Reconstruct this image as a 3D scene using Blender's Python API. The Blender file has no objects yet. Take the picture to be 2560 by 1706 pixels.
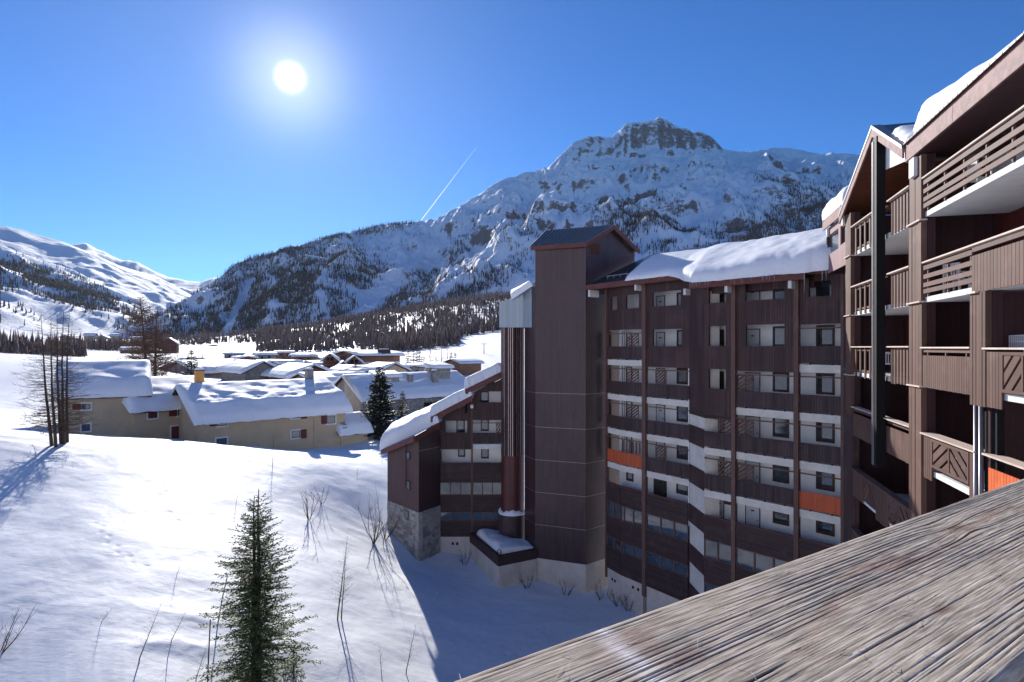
import bpy, math, random
import numpy as np
from mathutils import Vector, Matrix

random.seed(7)
rng = np.random.default_rng(11)
scene = bpy.context.scene
COL = scene.collection

# ---------------------------------------------------------------- camera, sky, sun, exposure
FPX, CX, HY, E = 1530.0, 1280.0, 869.0, 20.0      # focal length / principal column / horizon row of the 2560x1706 photo, eye height
cam_d = bpy.data.cameras.new('camera')
cam = bpy.data.objects.new('camera', cam_d)
COL.objects.link(cam)
cam.location = (0, 0, E)
cam.rotation_euler = (math.radians(90), 0, 0)
cam_d.sensor_width = 36.0
cam_d.lens = FPX / 2560 * 36.0
cam_d.shift_y = 16.0 / 2560
cam_d.clip_start = 0.02
cam_d.clip_end = 90000
scene.camera = cam

SUN = Vector(((725.7 - CX) / FPX, 1.0, (HY - 193.7) / FPX)).normalized()
SUN_EL = math.asin(SUN.z)
SUN_AZ = math.atan2(SUN.x, SUN.y)                  # clockwise from +Y

world = bpy.data.worlds.new('World')
scene.world = world
world.use_nodes = True
wn = world.node_tree
wn.nodes.clear()
w_out = wn.nodes.new('ShaderNodeOutputWorld')
w_sky = wn.nodes.new('ShaderNodeTexSky')
w_sky.sky_type = 'NISHITA'
w_sky.sun_disc = False
w_sky.sun_elevation = SUN_EL
w_sky.sun_rotation = SUN_AZ
w_sky.altitude = 2200
w_sky.air_density = 1.0
w_sky.dust_density = 0.12
w_sky.ozone_density = 4.0
w_hsv = wn.nodes.new('ShaderNodeHueSaturation')
w_hsv.inputs['Saturation'].default_value = 1.12
w_bg = wn.nodes.new('ShaderNodeBackground')
w_bg.inputs['Strength'].default_value = 0.125
wn.links.new(w_sky.outputs[0], w_hsv.inputs['Color'])
w_tint = wn.nodes.new('ShaderNodeMix'); w_tint.data_type = 'RGBA'; w_tint.blend_type = 'MULTIPLY'; w_tint.inputs['Factor'].default_value = 1.0
w_tint.inputs[7].default_value = (0.27, 0.56, 0.80, 1)
wn.links.new(w_hsv.outputs[0], w_tint.inputs[6])
wn.links.new(w_tint.outputs[2], w_bg.inputs['Color'])
# the bright disc and aureole of the real sun, which stands in the picture
w_tc = wn.nodes.new('ShaderNodeTexCoord')
w_dot = wn.nodes.new('ShaderNodeVectorMath'); w_dot.operation = 'DOT_PRODUCT'
w_nrm = wn.nodes.new('ShaderNodeVectorMath'); w_nrm.operation = 'NORMALIZE'
wn.links.new(w_tc.outputs['Generated'], w_nrm.inputs[0])
wn.links.new(w_nrm.outputs[0], w_dot.inputs[0])
w_dot.inputs[1].default_value = SUN
def wmath(op, a, b=None):
    n = wn.nodes.new('ShaderNodeMath'); n.operation = op
    for i, v in enumerate((a, b)):
        if v is None: continue
        if isinstance(v, (int, float)): n.inputs[i].default_value = v
        else: wn.links.new(v, n.inputs[i])
    return n.outputs[0]
w_d = wmath('MAXIMUM', w_dot.outputs['Value'], 0.0)
g_core = wmath('MULTIPLY', wmath('POWER', w_d, 16000.0), 6.0)
g_in = wmath('MULTIPLY', wmath('POWER', w_d, 420.0), 0.34)
g_mid = wmath('MULTIPLY', wmath('POWER', w_d, 30.0), 0.09)
g_sum = wmath('ADD', wmath('ADD', g_core, g_in), g_mid)
w_bg2 = wn.nodes.new('ShaderNodeBackground')
w_bg2.inputs['Color'].default_value = (1.0, 0.97, 0.93, 1)
wn.links.new(g_sum, w_bg2.inputs['Strength'])
w_add = wn.nodes.new('ShaderNodeAddShader')
wn.links.new(w_bg.outputs[0], w_add.inputs[0])
wn.links.new(w_bg2.outputs[0], w_add.inputs[1])
wn.links.new(w_add.outputs[0], w_out.inputs['Surface'])

sun_d = bpy.data.lights.new('sun', 'SUN')
sun_d.energy = 4.8
sun_d.angle = math.radians(0.53)
sun_d.color = (1.0, 0.955, 0.89)
sun = bpy.data.objects.new('sun', sun_d)
COL.objects.link(sun)
sun.location = SUN * 400 + Vector((0, 0, E))
sun.rotation_euler = SUN.to_track_quat('Z', 'Y').to_euler()

scene.view_settings.view_transform = 'Standard'
scene.view_settings.look = 'None'
scene.view_settings.exposure = 0.50
scene.view_settings.gamma = 1.0
scene.view_settings.use_curve_mapping = False
scene.cycles.use_denoising = True
scene.cycles.max_bounces = 6
scene.cycles.diffuse_bounces = 4
scene.cycles.glossy_bounces = 3
scene.cycles.transparent_max_bounces = 8
scene.cycles.volume_bounces = 0

# ---------------------------------------------------------------- helpers
def W(px, py, Z):
    """world point seen at photo pixel (px, py) at depth Z"""
    return Vector(((px - CX) / FPX * Z, Z, E - (py - HY) / FPX * Z))

class MB:
    """collects faces (with uv in metres and a material slot) into one mesh"""
    def __init__(s):
        s.v = []; s.f = []; s.uv = []; s.mi = []
    def face(s, pts, uvs=None, m=0):
        i = len(s.v)
        s.v.extend([tuple(p) for p in pts])
        s.f.append(tuple(range(i, i + len(pts))))
        s.uv.append(uvs if uvs else [(0.0, 0.0)] * len(pts))
        s.mi.append(m)
    def box(s, fr, a0, a1, b0, b1, c0, c1, m=0):
        P = fr.p
        q = lambda *l: [P(*t) for t in l]
        s.face(q((a0,b0,c1),(a1,b0,c1),(a1,b1,c1),(a0,b1,c1)), [(a0,b0),(a1,b0),(a1,b1),(a0,b1)], m)
        s.face(q((a1,b0,c0),(a0,b0,c0),(a0,b1,c0),(a1,b1,c0)), [(a1,b0),(a0,b0),(a0,b1),(a1,b1)], m)
        s.face(q((a0,b0,c0),(a0,b0,c1),(a0,b1,c1),(a0,b1,c0)), [(c0,b0),(c1,b0),(c1,b1),(c0,b1)], m)
        s.face(q((a1,b0,c1),(a1,b0,c0),(a1,b1,c0),(a1,b1,c1)), [(c1,b0),(c0,b0),(c0,b1),(c1,b1)], m)
        s.face(q((a0,b1,c1),(a1,b1,c1),(a1,b1,c0),(a0,b1,c0)), [(a0,c1),(a1,c1),(a1,c0),(a0,c0)], m)
        s.face(q((a0,b0,c0),(a1,b0,c0),(a1,b0,c1),(a0,b0,c1)), [(a0,c0),(a1,c0),(a1,c1),(a0,c1)], m)
    def tube(s, pts, rad, n=6, m=0, cap=True):
        pts = [Vector(p) for p in pts]
        rings = []
        base = len(s.v)
        for i, p in enumerate(pts):
            t = (pts[min(i+1, len(pts)-1)] - pts[max(i-1, 0)])
            t = t.normalized() if t.length > 1e-9 else Vector((0,0,1))
            ref = Vector((1,0,0)) if abs(t.x) < 0.8 else Vector((0,1,0))
            x = t.cross(ref).normalized(); y = t.cross(x)
            r = rad[i] if isinstance(rad, (list, tuple)) else rad
            for k in range(n):
                an = 2*math.pi*k/n
                s.v.append(tuple(p + x*(r*math.cos(an)) + y*(r*math.sin(an))))
        for i in range(len(pts)-1):
            for k in range(n):
                a = base+i*n+k; b = base+i*n+(k+1) % n
                s.f.append((a, b, b+n, a+n)); s.uv.append([(k/n, i),((k+1)/n, i),((k+1)/n, i+1),(k/n, i+1)]); s.mi.append(m)
        if cap and n > 2:
            s.f.append(tuple(base+k for k in reversed(range(n)))); s.uv.append([(0,0)]*n); s.mi.append(m)
            e = base+(len(pts)-1)*n
            s.f.append(tuple(e+k for k in range(n))); s.uv.append([(0,0)]*n); s.mi.append(m)
    def build(s, name, mats, parent=None, smooth=False):
        me = bpy.data.meshes.new(name)
        me.from_pydata(s.v, [], s.f)
        if not isinstance(mats, (list, tuple)): mats = [mats]
        for m in mats: me.materials.append(m)
        uvl = me.uv_layers.new(name='UVMap')
        flat = np.array([c for u in s.uv for p in u for c in p], dtype=np.float32)
        uvl.data.foreach_set('uv', flat)
        if any(s.mi): me.polygons.foreach_set('material_index', np.array(s.mi, dtype=np.int32))
        if smooth: me.polygons.foreach_set('use_smooth', np.ones(len(s.f), dtype=bool))
        me.update()
        return link(bpy.data.objects.new(name, me), parent)

def link(o, parent=None):
    COL.objects.link(o)
    if parent is not None:
        o.parent = parent
        o.matrix_parent_inverse = PINV[parent.name]
    return o

PINV = {}
def tag(o, label=None, cat=None, group=None, kind=None):
    if label: o['label'] = label
    if cat: o['category'] = cat
    if group: o['group'] = group
    if kind: o['kind'] = kind
    return o

def thing(name, label, cat, loc, group=None):
    o = bpy.data.objects.new(name, None)
    COL.objects.link(o)
    o.empty_display_size = 0.3
    o.location = loc
    PINV[o.name] = Matrix.Translation(Vector(loc)).inverted()
    return tag(o, label, cat, group)

def asparent(o):
    """let a mesh with vertices in world space be a parent"""
    PINV[o.name] = Matrix.Identity(4)
    return o

def subpart(o, parent_part, root):
    o.parent = parent_part
    o.matrix_parent_inverse = parent_part.matrix_basis.inverted() if True else Matrix.Identity(4)
    return o

class Fr:
    def __init__(s, o, ea, eb, ec):
        s.o = Vector(o); s.ea = Vector(ea).normalized(); s.eb = Vector(eb).normalized(); s.ec = Vector(ec).normalized()
    def p(s, a, b, c): return s.o + s.ea*a + s.eb*b + s.ec*c
    def mat(s):
        m = Matrix((s.ea, s.eb, s.ec)).transposed().to_4x4()
        m.translation = s.o
        return m

class Plane(Fr):
    """vertical facade plane through plan points p0 -> p1; a runs along it, b is height above the eye, c points out towards the camera"""
    def __init__(s, p0, p1):
        d = Vector((p1[0]-p0[0], p1[1]-p0[1], 0)).normalized()
        n = Vector((d.y, -d.x, 0))
        if n.dot(Vector((-p0[0], -p0[1], 0))) < 0: n = -n
        Fr.__init__(s, (p0[0], p0[1], E), d, (0,0,1), n)
        s.L = math.hypot(p1[0]-p0[0], p1[1]-p0[1])
    def u(s, px, c=0.0):
        k = (px - CX) / FPX
        x0 = s.o.x + s.ec.x*c; y0 = s.o.y + s.ec.y*c
        return (k*y0 - x0) / (s.ea.x - k*s.ea.y)
    def z(s, px, py, c=0.0):
        y = s.o.y + s.ec.y*c + s.ea.y*s.u(px, c)
        return -(py - HY)/FPX*y

_unit = {}
def unit_box(mat):
    if mat.name not in _unit:
        mb = MB()
        mb.box(Fr((0,0,0),(1,0,0),(0,1,0),(0,0,1)), 0,1,0,1,0,1)
        me = bpy.data.meshes.new('box_' + mat.name)
        me.from_pydata(mb.v, [], mb.f); me.materials.append(mat); me.update()
        _unit[mat.name] = me
    return _unit[mat.name]

def piece(name, fr, a0, a1, b0, b1, c0, c1, mat, parent, rot=0.0):
    """one cheap box object that shares its mesh with all pieces of its material"""
    o = bpy.data.objects.new(name, unit_box(mat))
    m = fr.mat() @ Matrix.Translation((a0, b0, c0))
    if rot:
        m = fr.mat() @ Matrix.Translation(((a0+a1)/2, (b0+b1)/2, c0)) @ Matrix.Rotation(rot, 4, 'Z') @ Matrix.Translation((-(a1-a0)/2, -(b1-b0)/2, 0))
    o.matrix_basis = m @ Matrix.Diagonal((a1-a0, b1-b0, c1-c0, 1))
    return link(o, parent)

def wall_holes(mb, fr, u0, u1, z0, z1, holes, c=0.0, depth=0.15, m=0):
    us = sorted(set([u0, u1] + [h for q in holes for h in q[:2] if u0 < h < u1]))
    zs = sorted(set([z0, z1] + [h for q in holes for h in q[2:4] if z0 < h < z1]))
    for i in range(len(us)-1):
        for j in range(len(zs)-1):
            um, zm = (us[i]+us[i+1])/2, (zs[j]+zs[j+1])/2
            if any(q[0] < um < q[1] and q[2] < zm < q[3] for q in holes): continue
            a0, a1, b0, b1 = us[i], us[i+1], zs[j], zs[j+1]
            mb.face([fr.p(a0,b0,c), fr.p(a1,b0,c), fr.p(a1,b1,c), fr.p(a0,b1,c)], [(a0,b0),(a1,b0),(a1,b1),(a0,b1)], m)
    for (a0, a1, b0, b1) in [q[:4] for q in holes]:
        d = c - depth
        mb.face([fr.p(a0,b0,c), fr.p(a0,b1,c), fr.p(a0,b1,d), fr.p(a0,b0,d)], [(0,b0),(0,b1),(depth,b1),(depth,b0)], m)
        mb.face([fr.p(a1,b0,d), fr.p(a1,b1,d), fr.p(a1,b1,c), fr.p(a1,b0,c)], [(0,b0),(0,b1),(depth,b1),(depth,b0)], m)
        mb.face([fr.p(a0,b1,c), fr.p(a1,b1,c), fr.p(a1,b1,d), fr.p(a0,b1,d)], [(a0,0),(a1,0),(a1,depth),(a0,depth)], m)
        mb.face([fr.p(a0,b0,d), fr.p(a1,b0,d), fr.p(a1,b0,c), fr.p(a0,b0,c)], [(a0,0),(a1,0),(a1,depth),(a0,depth)], m)

def np_mesh(name, V, Q, mats, uv=None, smooth=True, parent=None, attr=None):
    """fast mesh from arrays; Q is (n,3) or (n,4)"""
    me = bpy.data.meshes.new(name)
    k = Q.shape[1]
    me.vertices.add(len(V)); me.vertices.foreach_set('co', np.ascontiguousarray(V, dtype=np.float32).ravel())
    me.loops.add(Q.size); me.loops.foreach_set('vertex_index', np.ascontiguousarray(Q, dtype=np.int32).ravel())
    me.polygons.add(len(Q))
    me.polygons.foreach_set('loop_start', np.arange(0, Q.size, k, dtype=np.int32))
    me.polygons.foreach_set('loop_total', np.full(len(Q), k, dtype=np.int32))
    if smooth: me.polygons.foreach_set('use_smooth', np.ones(len(Q), dtype=bool))
    if not isinstance(mats, (list, tuple)): mats = [mats]
    for m in mats: me.materials.append(m)
    if uv is not None:
        l = me.uv_layers.new(name='UVMap')
        l.data.foreach_set('uv', np.ascontiguousarray(uv, dtype=np.float32)[Q.ravel()].ravel())
    if attr:
        for an, av in attr.items():
            at = me.attributes.new(an, 'FLOAT', 'POINT')
            at.data.foreach_set('value', np.ascontiguousarray(av, dtype=np.float32).ravel())
    me.update(calc_edges=True)
    me.validate()
    return link(bpy.data.objects.new(name, me), parent)

def grid_quads(nr, nc):
    i = np.arange(nr*nc).reshape(nr, nc)
    return np.stack([i[:-1,:-1].ravel(), i[:-1,1:].ravel(), i[1:,1:].ravel(), i[1:,:-1].ravel()], 1)

# vectorised gradient noise
_perm = np.random.default_rng(3).permutation(256)
_perm = np.concatenate([_perm, _perm, _perm])
_gang = np.random.default_rng(5).uniform(0, 2*np.pi, 256)
_gx, _gy = np.cos(_gang), np.sin(_gang)
def pnoise(x, y):
    xi = np.floor(x).astype(np.int64); yi = np.floor(y).astype(np.int64)
    xf = x-xi; yf = y-yi
    u = xf*xf*xf*(xf*(xf*6-15)+10); v = yf*yf*yf*(yf*(yf*6-15)+10)
    def g(ix, iy, dx, dy):
        h = _perm[_perm[ix & 255] + (iy & 255)]
        return _gx[h]*dx + _gy[h]*dy
    a = g(xi, yi, xf, yf); b = g(xi+1, yi, xf-1, yf)
    c = g(xi, yi+1, xf, yf-1); d = g(xi+1, yi+1, xf-1, yf-1)
    return 1.5*((a*(1-u)+b*u)*(1-v) + (c*(1-u)+d*u)*v)
def fbm(x, y, o=4, lac=2.03, gain=0.5):
    s = np.zeros_like(np.asarray(x, dtype=float)); a = 1.0; n = 0
    for i in range(o):
        s = s + a*pnoise(x+17.3*i, y-9.1*i); n += a
        x = x*lac; y = y*lac; a *= gain
    return s/n
def ridged(x, y, o=5, lac=2.07, gain=0.5):
    s = np.zeros_like(np.asarray(x, dtype=float)); a = 1.0; n = 0; w = 1.0
    for i in range(o):
        r = 1-np.abs(pnoise(x+31.7*i, y+5.3*i)); r = r*r*w
        s = s + a*r; n += a; w = np.clip(r*1.6, 0, 1)
        x = x*lac; y = y*lac; a *= gain
    return s/n
def sstep(a, b, x):
    t = np.clip((x-a)/(b-a), 0, 1)
    return t*t*(3-2*t)

# ---------------------------------------------------------------- materials
class NT:
    def __init__(s, name):
        s.m = bpy.data.materials.new(name); s.m.use_nodes = True
        s.t = s.m.node_tree; s.n = s.t.nodes
        s.b = s.n['Principled BSDF']
    def node(s, typ, **kw):
        n = s.n.new('ShaderNode' + typ)
        for k, v in kw.items(): setattr(n, k, v)
        return n
    def set(s, sock, v):
        if isinstance(v, bpy.types.NodeSocket): s.t.links.new(v, sock)
        else: sock.default_value = v
    def math(s, op, a, b=0.0, c=None):
        n = s.node('Math', operation=op)
        s.set(n.inputs[0], a); s.set(n.inputs[1], b)
        if c is not None: s.set(n.inputs[2], c)
        return n.outputs[0]
    def mix(s, f, a, b, mode='MIX'):
        n = s.node('Mix', data_type='RGBA', blend_type=mode)
        s.set(n.inputs['Factor'], f); s.set(n.inputs[6], a); s.set(n.inputs[7], b)
        return n.outputs[2]
    def noise(s, vec, scale, detail=4, rough=0.55, dist=0.0, dim='3D'):
        n = s.node('TexNoise', noise_dimensions=dim)
        if vec is not None: s.set(n.inputs['Vector'], vec)
        n.inputs['Scale'].default_value = scale; n.inputs['Detail'].default_value = detail
        n.inputs['Roughness'].default_value = rough; n.inputs['Distortion'].default_value = dist
        return n.outputs['Fac']
    def mapr(s, v, a, b, c=0.0, d=1.0, smooth=True):
        n = s.node('MapRange')
        if smooth: n.interpolation_type = 'SMOOTHSTEP'
        s.set(n.inputs[0], v); n.inputs[1].default_value = a; n.inputs[2].default_value = b
        n.inputs[3].default_value = c; n.inputs[4].default_value = d
        return n.outputs[0]
    def mapping(s, vec, scale=(1,1,1)):
        n = s.node('Mapping'); s.set(n.inputs['Vector'], vec); n.inputs['Scale'].default_value = scale
        return n.outputs[0]
    def pos(s): return s.node('NewGeometry').outputs['Position']
    def uv(s): return s.node('TexCoord').outputs['UV']
    def xyz(s, v):
        n = s.node('SeparateXYZ'); s.set(n.inputs[0], v); return n.outputs
    def comb(s, x, y, z=0.0):
        n = s.node('CombineXYZ'); s.set(n.inputs[0], x); s.set(n.inputs[1], y); s.set(n.inputs[2], z); return n.outputs[0]
    def bump(s, h, strength=0.3, dist=0.02, normal=None):
        n = s.node('Bump'); n.inputs['Strength'].default_value = strength; n.inputs['Distance'].default_value = dist
        s.set(n.inputs['Height'], h)
        if normal is not None: s.set(n.inputs['Normal'], normal)
        return n.outputs[0]
    def fin(s, col=None, rough=0.7, spec=0.3, metal=0.0, normal=None):
        if col is not None: s.set(s.b.inputs['Base Color'], col)
        s.set(s.b.inputs['Roughness'], rough)
        s.set(s.b.inputs['Specular IOR Level'], spec)
        s.set(s.b.inputs['Metallic'], metal)
        if normal is not None: s.set(s.b.inputs['Normal'], normal)
        return s.m

def rgb(*c): return (c[0], c[1], c[2], 1.0)
def srgb(r, g, b):
    f = lambda v: (v/255/12.92) if v/255 <= 0.04045 else ((v/255+0.055)/1.055)**2.4
    return (f(r), f(g), f(b), 1.0)

def plain(name, col, rough=0.7, spec=0.3, metal=0.0, var=0.18, scale=3.0, bump=0.0):
    n = NT(name); p = n.pos()
    f = n.noise(p, scale, 5, 0.6); g = n.noise(p, scale*9, 3, 0.6)
    v = n.math('ADD', n.math('MULTIPLY', f, 0.7), n.math('MULTIPLY', g, 0.3))
    dk = tuple(c*(1-var) for c in col[:3]) + (1,); lt = tuple(min(1, c*(1+var)) for c in col[:3]) + (1,)
    c = n.mix(n.mapr(v, 0.3, 0.7), dk, lt)
    nm = n.bump(g, bump, 0.01) if bump else None
    return n.fin(c, rough, spec, metal, nm)

def boards(name, col, period=0.12, vert=True, groove=0.14, rough=0.6, var=0.3, spec=0.3, dark=0.35, weather=0.25, wcol=None, metal=0.0, streak=0.5):
    """cladding whose joints are too fine to tell apart in the photo: joints by uv in metres"""
    n = NT(name); q = n.xyz(n.uv())
    a, b = (q[0], q[1]) if vert else (q[1], q[0])
    s = n.math('DIVIDE', a, period)
    fl = n.math('FLOOR', s); fr = n.math('FRACT', s)
    edge = n.math('MULTIPLY', n.math('ABSOLUTE', n.math('SUBTRACT', fr, 0.5)), 2.0)
    mask = n.mapr(edge, 1-groove, 1.0)
    wnz = n.node('TexWhiteNoise', noise_dimensions='2D')
    n.set(wnz.inputs['Vector'], n.comb(fl, n.math('FLOOR', n.math('DIVIDE', b, 2.7)), 0))
    grain = n.noise(n.comb(n.math('MULTIPLY', a, 30.0), n.math('MULTIPLY', b, 1.6), fl), 1.0, 5, 0.6)
    big = n.noise(n.pos(), 0.45, 4, 0.6)
    st = n.noise(n.comb(n.math('MULTIPLY', q[0], 2.2), n.math('MULTIPLY', q[1], 0.12), 3.0), 1.0, 4, 0.6)
    v = n.math('ADD', 1.0-var*0.5, n.math('MULTIPLY', wnz.outputs['Value'], var))
    v = n.math('MULTIPLY', v, n.math('ADD', 0.75, n.math('MULTIPLY', grain, 0.5)))
    v = n.math('MULTIPLY', v, n.math('ADD', 1-streak*0.5, n.math('MULTIPLY', st, streak)))
    c = n.mix(1.0, col, n.comb(v, v, v), 'MULTIPLY')
    wc = wcol or tuple(min(1, x*1.9+0.02) for x in col[:3]) + (1,)
    c = n.mix(n.math('MULTIPLY', n.mapr(big, 0.48, 0.75), weather), c, wc)
    c = n.mix(n.math('MULTIPLY', mask, 1-dark), c, tuple(x*dark for x in col[:3]) + (1,))
    h = n.math('ADD', n.math('SUBTRACT', 1.0, mask), n.math('MULTIPLY', grain, 0.15))
    rr = n.math('ADD', rough-0.08, n.math('MULTIPLY', big, 0.16))
    return n.fin(c, rr, spec, metal, n.bump(h, 0.55, 0.012))

def timber(name, col, rough=0.65, var=0.35, along=2, spec=0.25):
    """single boards: grain along an object axis, tint by object"""
    n = NT(name)
    oi = n.node('ObjectInfo').outputs['Random']
    sc = [9.0, 9.0, 9.0]; sc[along] = 0.9
    g = n.noise(n.mapping(n.pos(), sc), 2.2, 6, 0.65)
    g2 = n.noise(n.pos(), 1.3, 4, 0.6)
    v = n.math('MULTIPLY', n.math('ADD', 1-var*0.5, n.math('MULTIPLY', oi, var)), n.math('ADD', 0.62, n.math('MULTIPLY', g, 0.75)))
    c = n.mix(1.0, col, n.comb(v, v, v), 'MULTIPLY')
    wc = tuple(min(1, x*1.8+0.03) for x in col[:3]) + (1,)
    c = n.mix(n.math('MULTIPLY', n.mapr(g2, 0.5, 0.8), 0.45), c, wc)
    return n.fin(c, rough, spec, 0.0, n.bump(g, 0.25, 0.004))

def snow_mat(name, tint=(0.86, 0.875, 0.905), fine=1.0, dirty=0.0):
    n = NT(name); p = n.pos()
    a = n.noise(p, 0.35*fine, 5, 0.55, 0.4); b = n.noise(p, 2.6*fine, 5, 0.6); d = n.noise(p, 40*fine, 2, 0.6)
    rip = n.noise(n.mapping(p, (0.5*fine, 2.2*fine, 2.2*fine)), 1.1, 5, 0.62, 0.7)
    c = n.mix(n.mapr(b, 0.35, 0.7), tuple(x*0.95 for x in tint)+(1,), tint+(1,))
    if dirty:
        q = n.noise(p, 1.6, 6, 0.7)
        c = n.mix(n.math('MULTIPLY', n.mapr(q, 0.45, 0.72), dirty), c, rgb(0.42, 0.38, 0.36))
    h = n.math('ADD', n.math('ADD', n.math('MULTIPLY', a, 0.5), n.math('MULTIPLY', rip, 0.16)), n.math('ADD', n.math('MULTIPLY', b, 0.12), n.math('MULTIPLY', d, 0.012)))
    return n.fin(c, 0.62, 0.25, 0.0, n.bump(h, 0.5, 0.2/fine))

M = {}
M['snow'] = snow_mat('snow')
M['roof_snow'] = snow_mat('roof_snow', (0.88, 0.89, 0.91), 2.0)
M['lip_snow'] = snow_mat('lip_snow', (0.84, 0.85, 0.87), 2.5, 0.25)
M['clad'] = boards('brown_cladding', srgb(76, 54, 52), 0.16, True, 0.34, 0.6, 0.5, weather=0.5, streak=1.0, dark=0.22)
M['clad_h'] = boards('brown_boards_level', srgb(70, 51, 51), 0.14, False, 0.2, 0.6, 0.3, weather=0.2)
M['balus'] = boards('balustrade_boards', srgb(72, 56, 56), 0.15, True, 0.34, 0.65, 0.6, weather=0.5, streak=0.9, dark=0.25)
M['balus_red'] = boards('balustrade_boards_redder', srgb(68, 48, 45), 0.12, True, 0.2, 0.65, 0.3, weather=0.2)
M['orange'] = boards('orange_boards', srgb(196, 92, 56), 0.15, True, 0.16, 0.55, 0.22, weather=0.12)
M['tower'] = boards('tower_panels', srgb(70, 48, 50), 0.2, True, 0.34, 0.36, 0.3, spec=0.55, weather=0.3, metal=0.1, streak=0.9, dark=0.25)
M['grey_metal'] = boards('grey_standing_seam', srgb(150, 160, 168), 0.3, True, 0.1, 0.4, 0.12, spec=0.5, metal=0.5, weather=0.1, dark=0.45, streak=0.3)
M['roof_metal'] = boards('green_roof_metal', srgb(62, 78, 84), 0.33, True, 0.16, 0.35, 0.12, spec=0.5, metal=0.5, weather=0.15, dark=0.6, streak=0.3)
M['fascia'] = plain('fascia_red_brown', srgb(108, 62, 56), 0.55, 0.35, var=0.22, scale=1.5)
M['fascia_pale'] = plain('fascia_weathered', srgb(136, 104, 100), 0.65, 0.25, var=0.38, scale=3.2)
M['post'] = timber('timber_post', srgb(108, 82, 74), 0.65, 0.2)
M['slat'] = timber('timber_slat', srgb(100, 74, 64), 0.65, 0.35)
M['slat_h'] = timber('timber_slat_level', srgb(106, 80, 72), 0.65, 0.3, along=1)
M['rail_pale'] = timber('bleached_rail', srgb(214, 192, 176), 0.7, 0.2, along=1)
M['dark_wood'] = boards('dark_stained_boards', srgb(64, 40, 42), 0.13, True, 0.16, 0.55, 0.25, weather=0.1)
M['red_wood'] = boards('red_stained_boards', srgb(98, 46, 44), 0.16, True, 0.14, 0.55, 0.25, weather=0.08)
M['soffit'] = boards('soffit_boards', srgb(104, 60, 42), 0.12, True, 0.14, 0.5, 0.3, weather=0.1)
M['frame_dark'] = plain('window_frame_dark', srgb(66, 42, 42), 0.5, 0.4)
M['plaster'] = plain('white_plaster', rgb(0.82, 0.81, 0.78), 0.85, 0.2, var=0.06, scale=1.2)
M['concrete'] = plain('pale_concrete', rgb(0.72, 0.66, 0.58), 0.9, 0.2, var=0.12, scale=1.6, bump=0.15)
M['base_render'] = plain('base_render', rgb(0.60, 0.53, 0.46), 0.9, 0.2, var=0.14, scale=0.9, bump=0.2)
M['white_paint'] = plain('white_paint', rgb(0.78, 0.77, 0.74), 0.8, 0.25, var=0.07, scale=2.5)
M['door'] = plain('grey_door', rgb(0.56, 0.57, 0.60), 0.6, 0.35, var=0.05)
M['green_door'] = plain('dark_green_door', srgb(48, 52, 42), 0.5, 0.35)
M['black_steel'] = plain('black_steel', srgb(18, 18, 22), 0.6, 0.2, 0.0)
M['grey_steel'] = plain('grey_steel', srgb(140, 138, 142), 0.45, 0.5, 0.6)
M['flashing'] = plain('pale_flashing', srgb(176, 168, 172), 0.4, 0.5, 0.5)
M['plastic'] = plain('white_plastic', rgb(0.72, 0.73, 0.74), 0.45, 0.45, var=0.04)
M['interior'] = plain('dark_interior', srgb(38, 34, 36), 0.9, 0.1)
M['red_metal'] = boards('dark_red_metal', srgb(88, 46, 45), 0.42, True, 0.05, 0.34, 0.12, spec=0.4, metal=0.1, weather=0.1, dark=0.5)
M['shaft_slat'] = plain('shaft_slat', srgb(150, 128, 128), 0.22, 0.7, 0.75)
n_ = NT('window_glass')
M['glass'] = n_.fin(n_.mix(n_.mapr(n_.noise(n_.pos(), 0.8, 2), 0.4, 0.6), rgb(0.03, 0.045, 0.06), rgb(0.06, 0.08, 0.10)), 0.04, 0.5, 0.0,
                    n_.bump(n_.noise(n_.pos(), 1.1, 1), 0.08, 0.02))
n_.b.inputs['IOR'].default_value = 2.0
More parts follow.
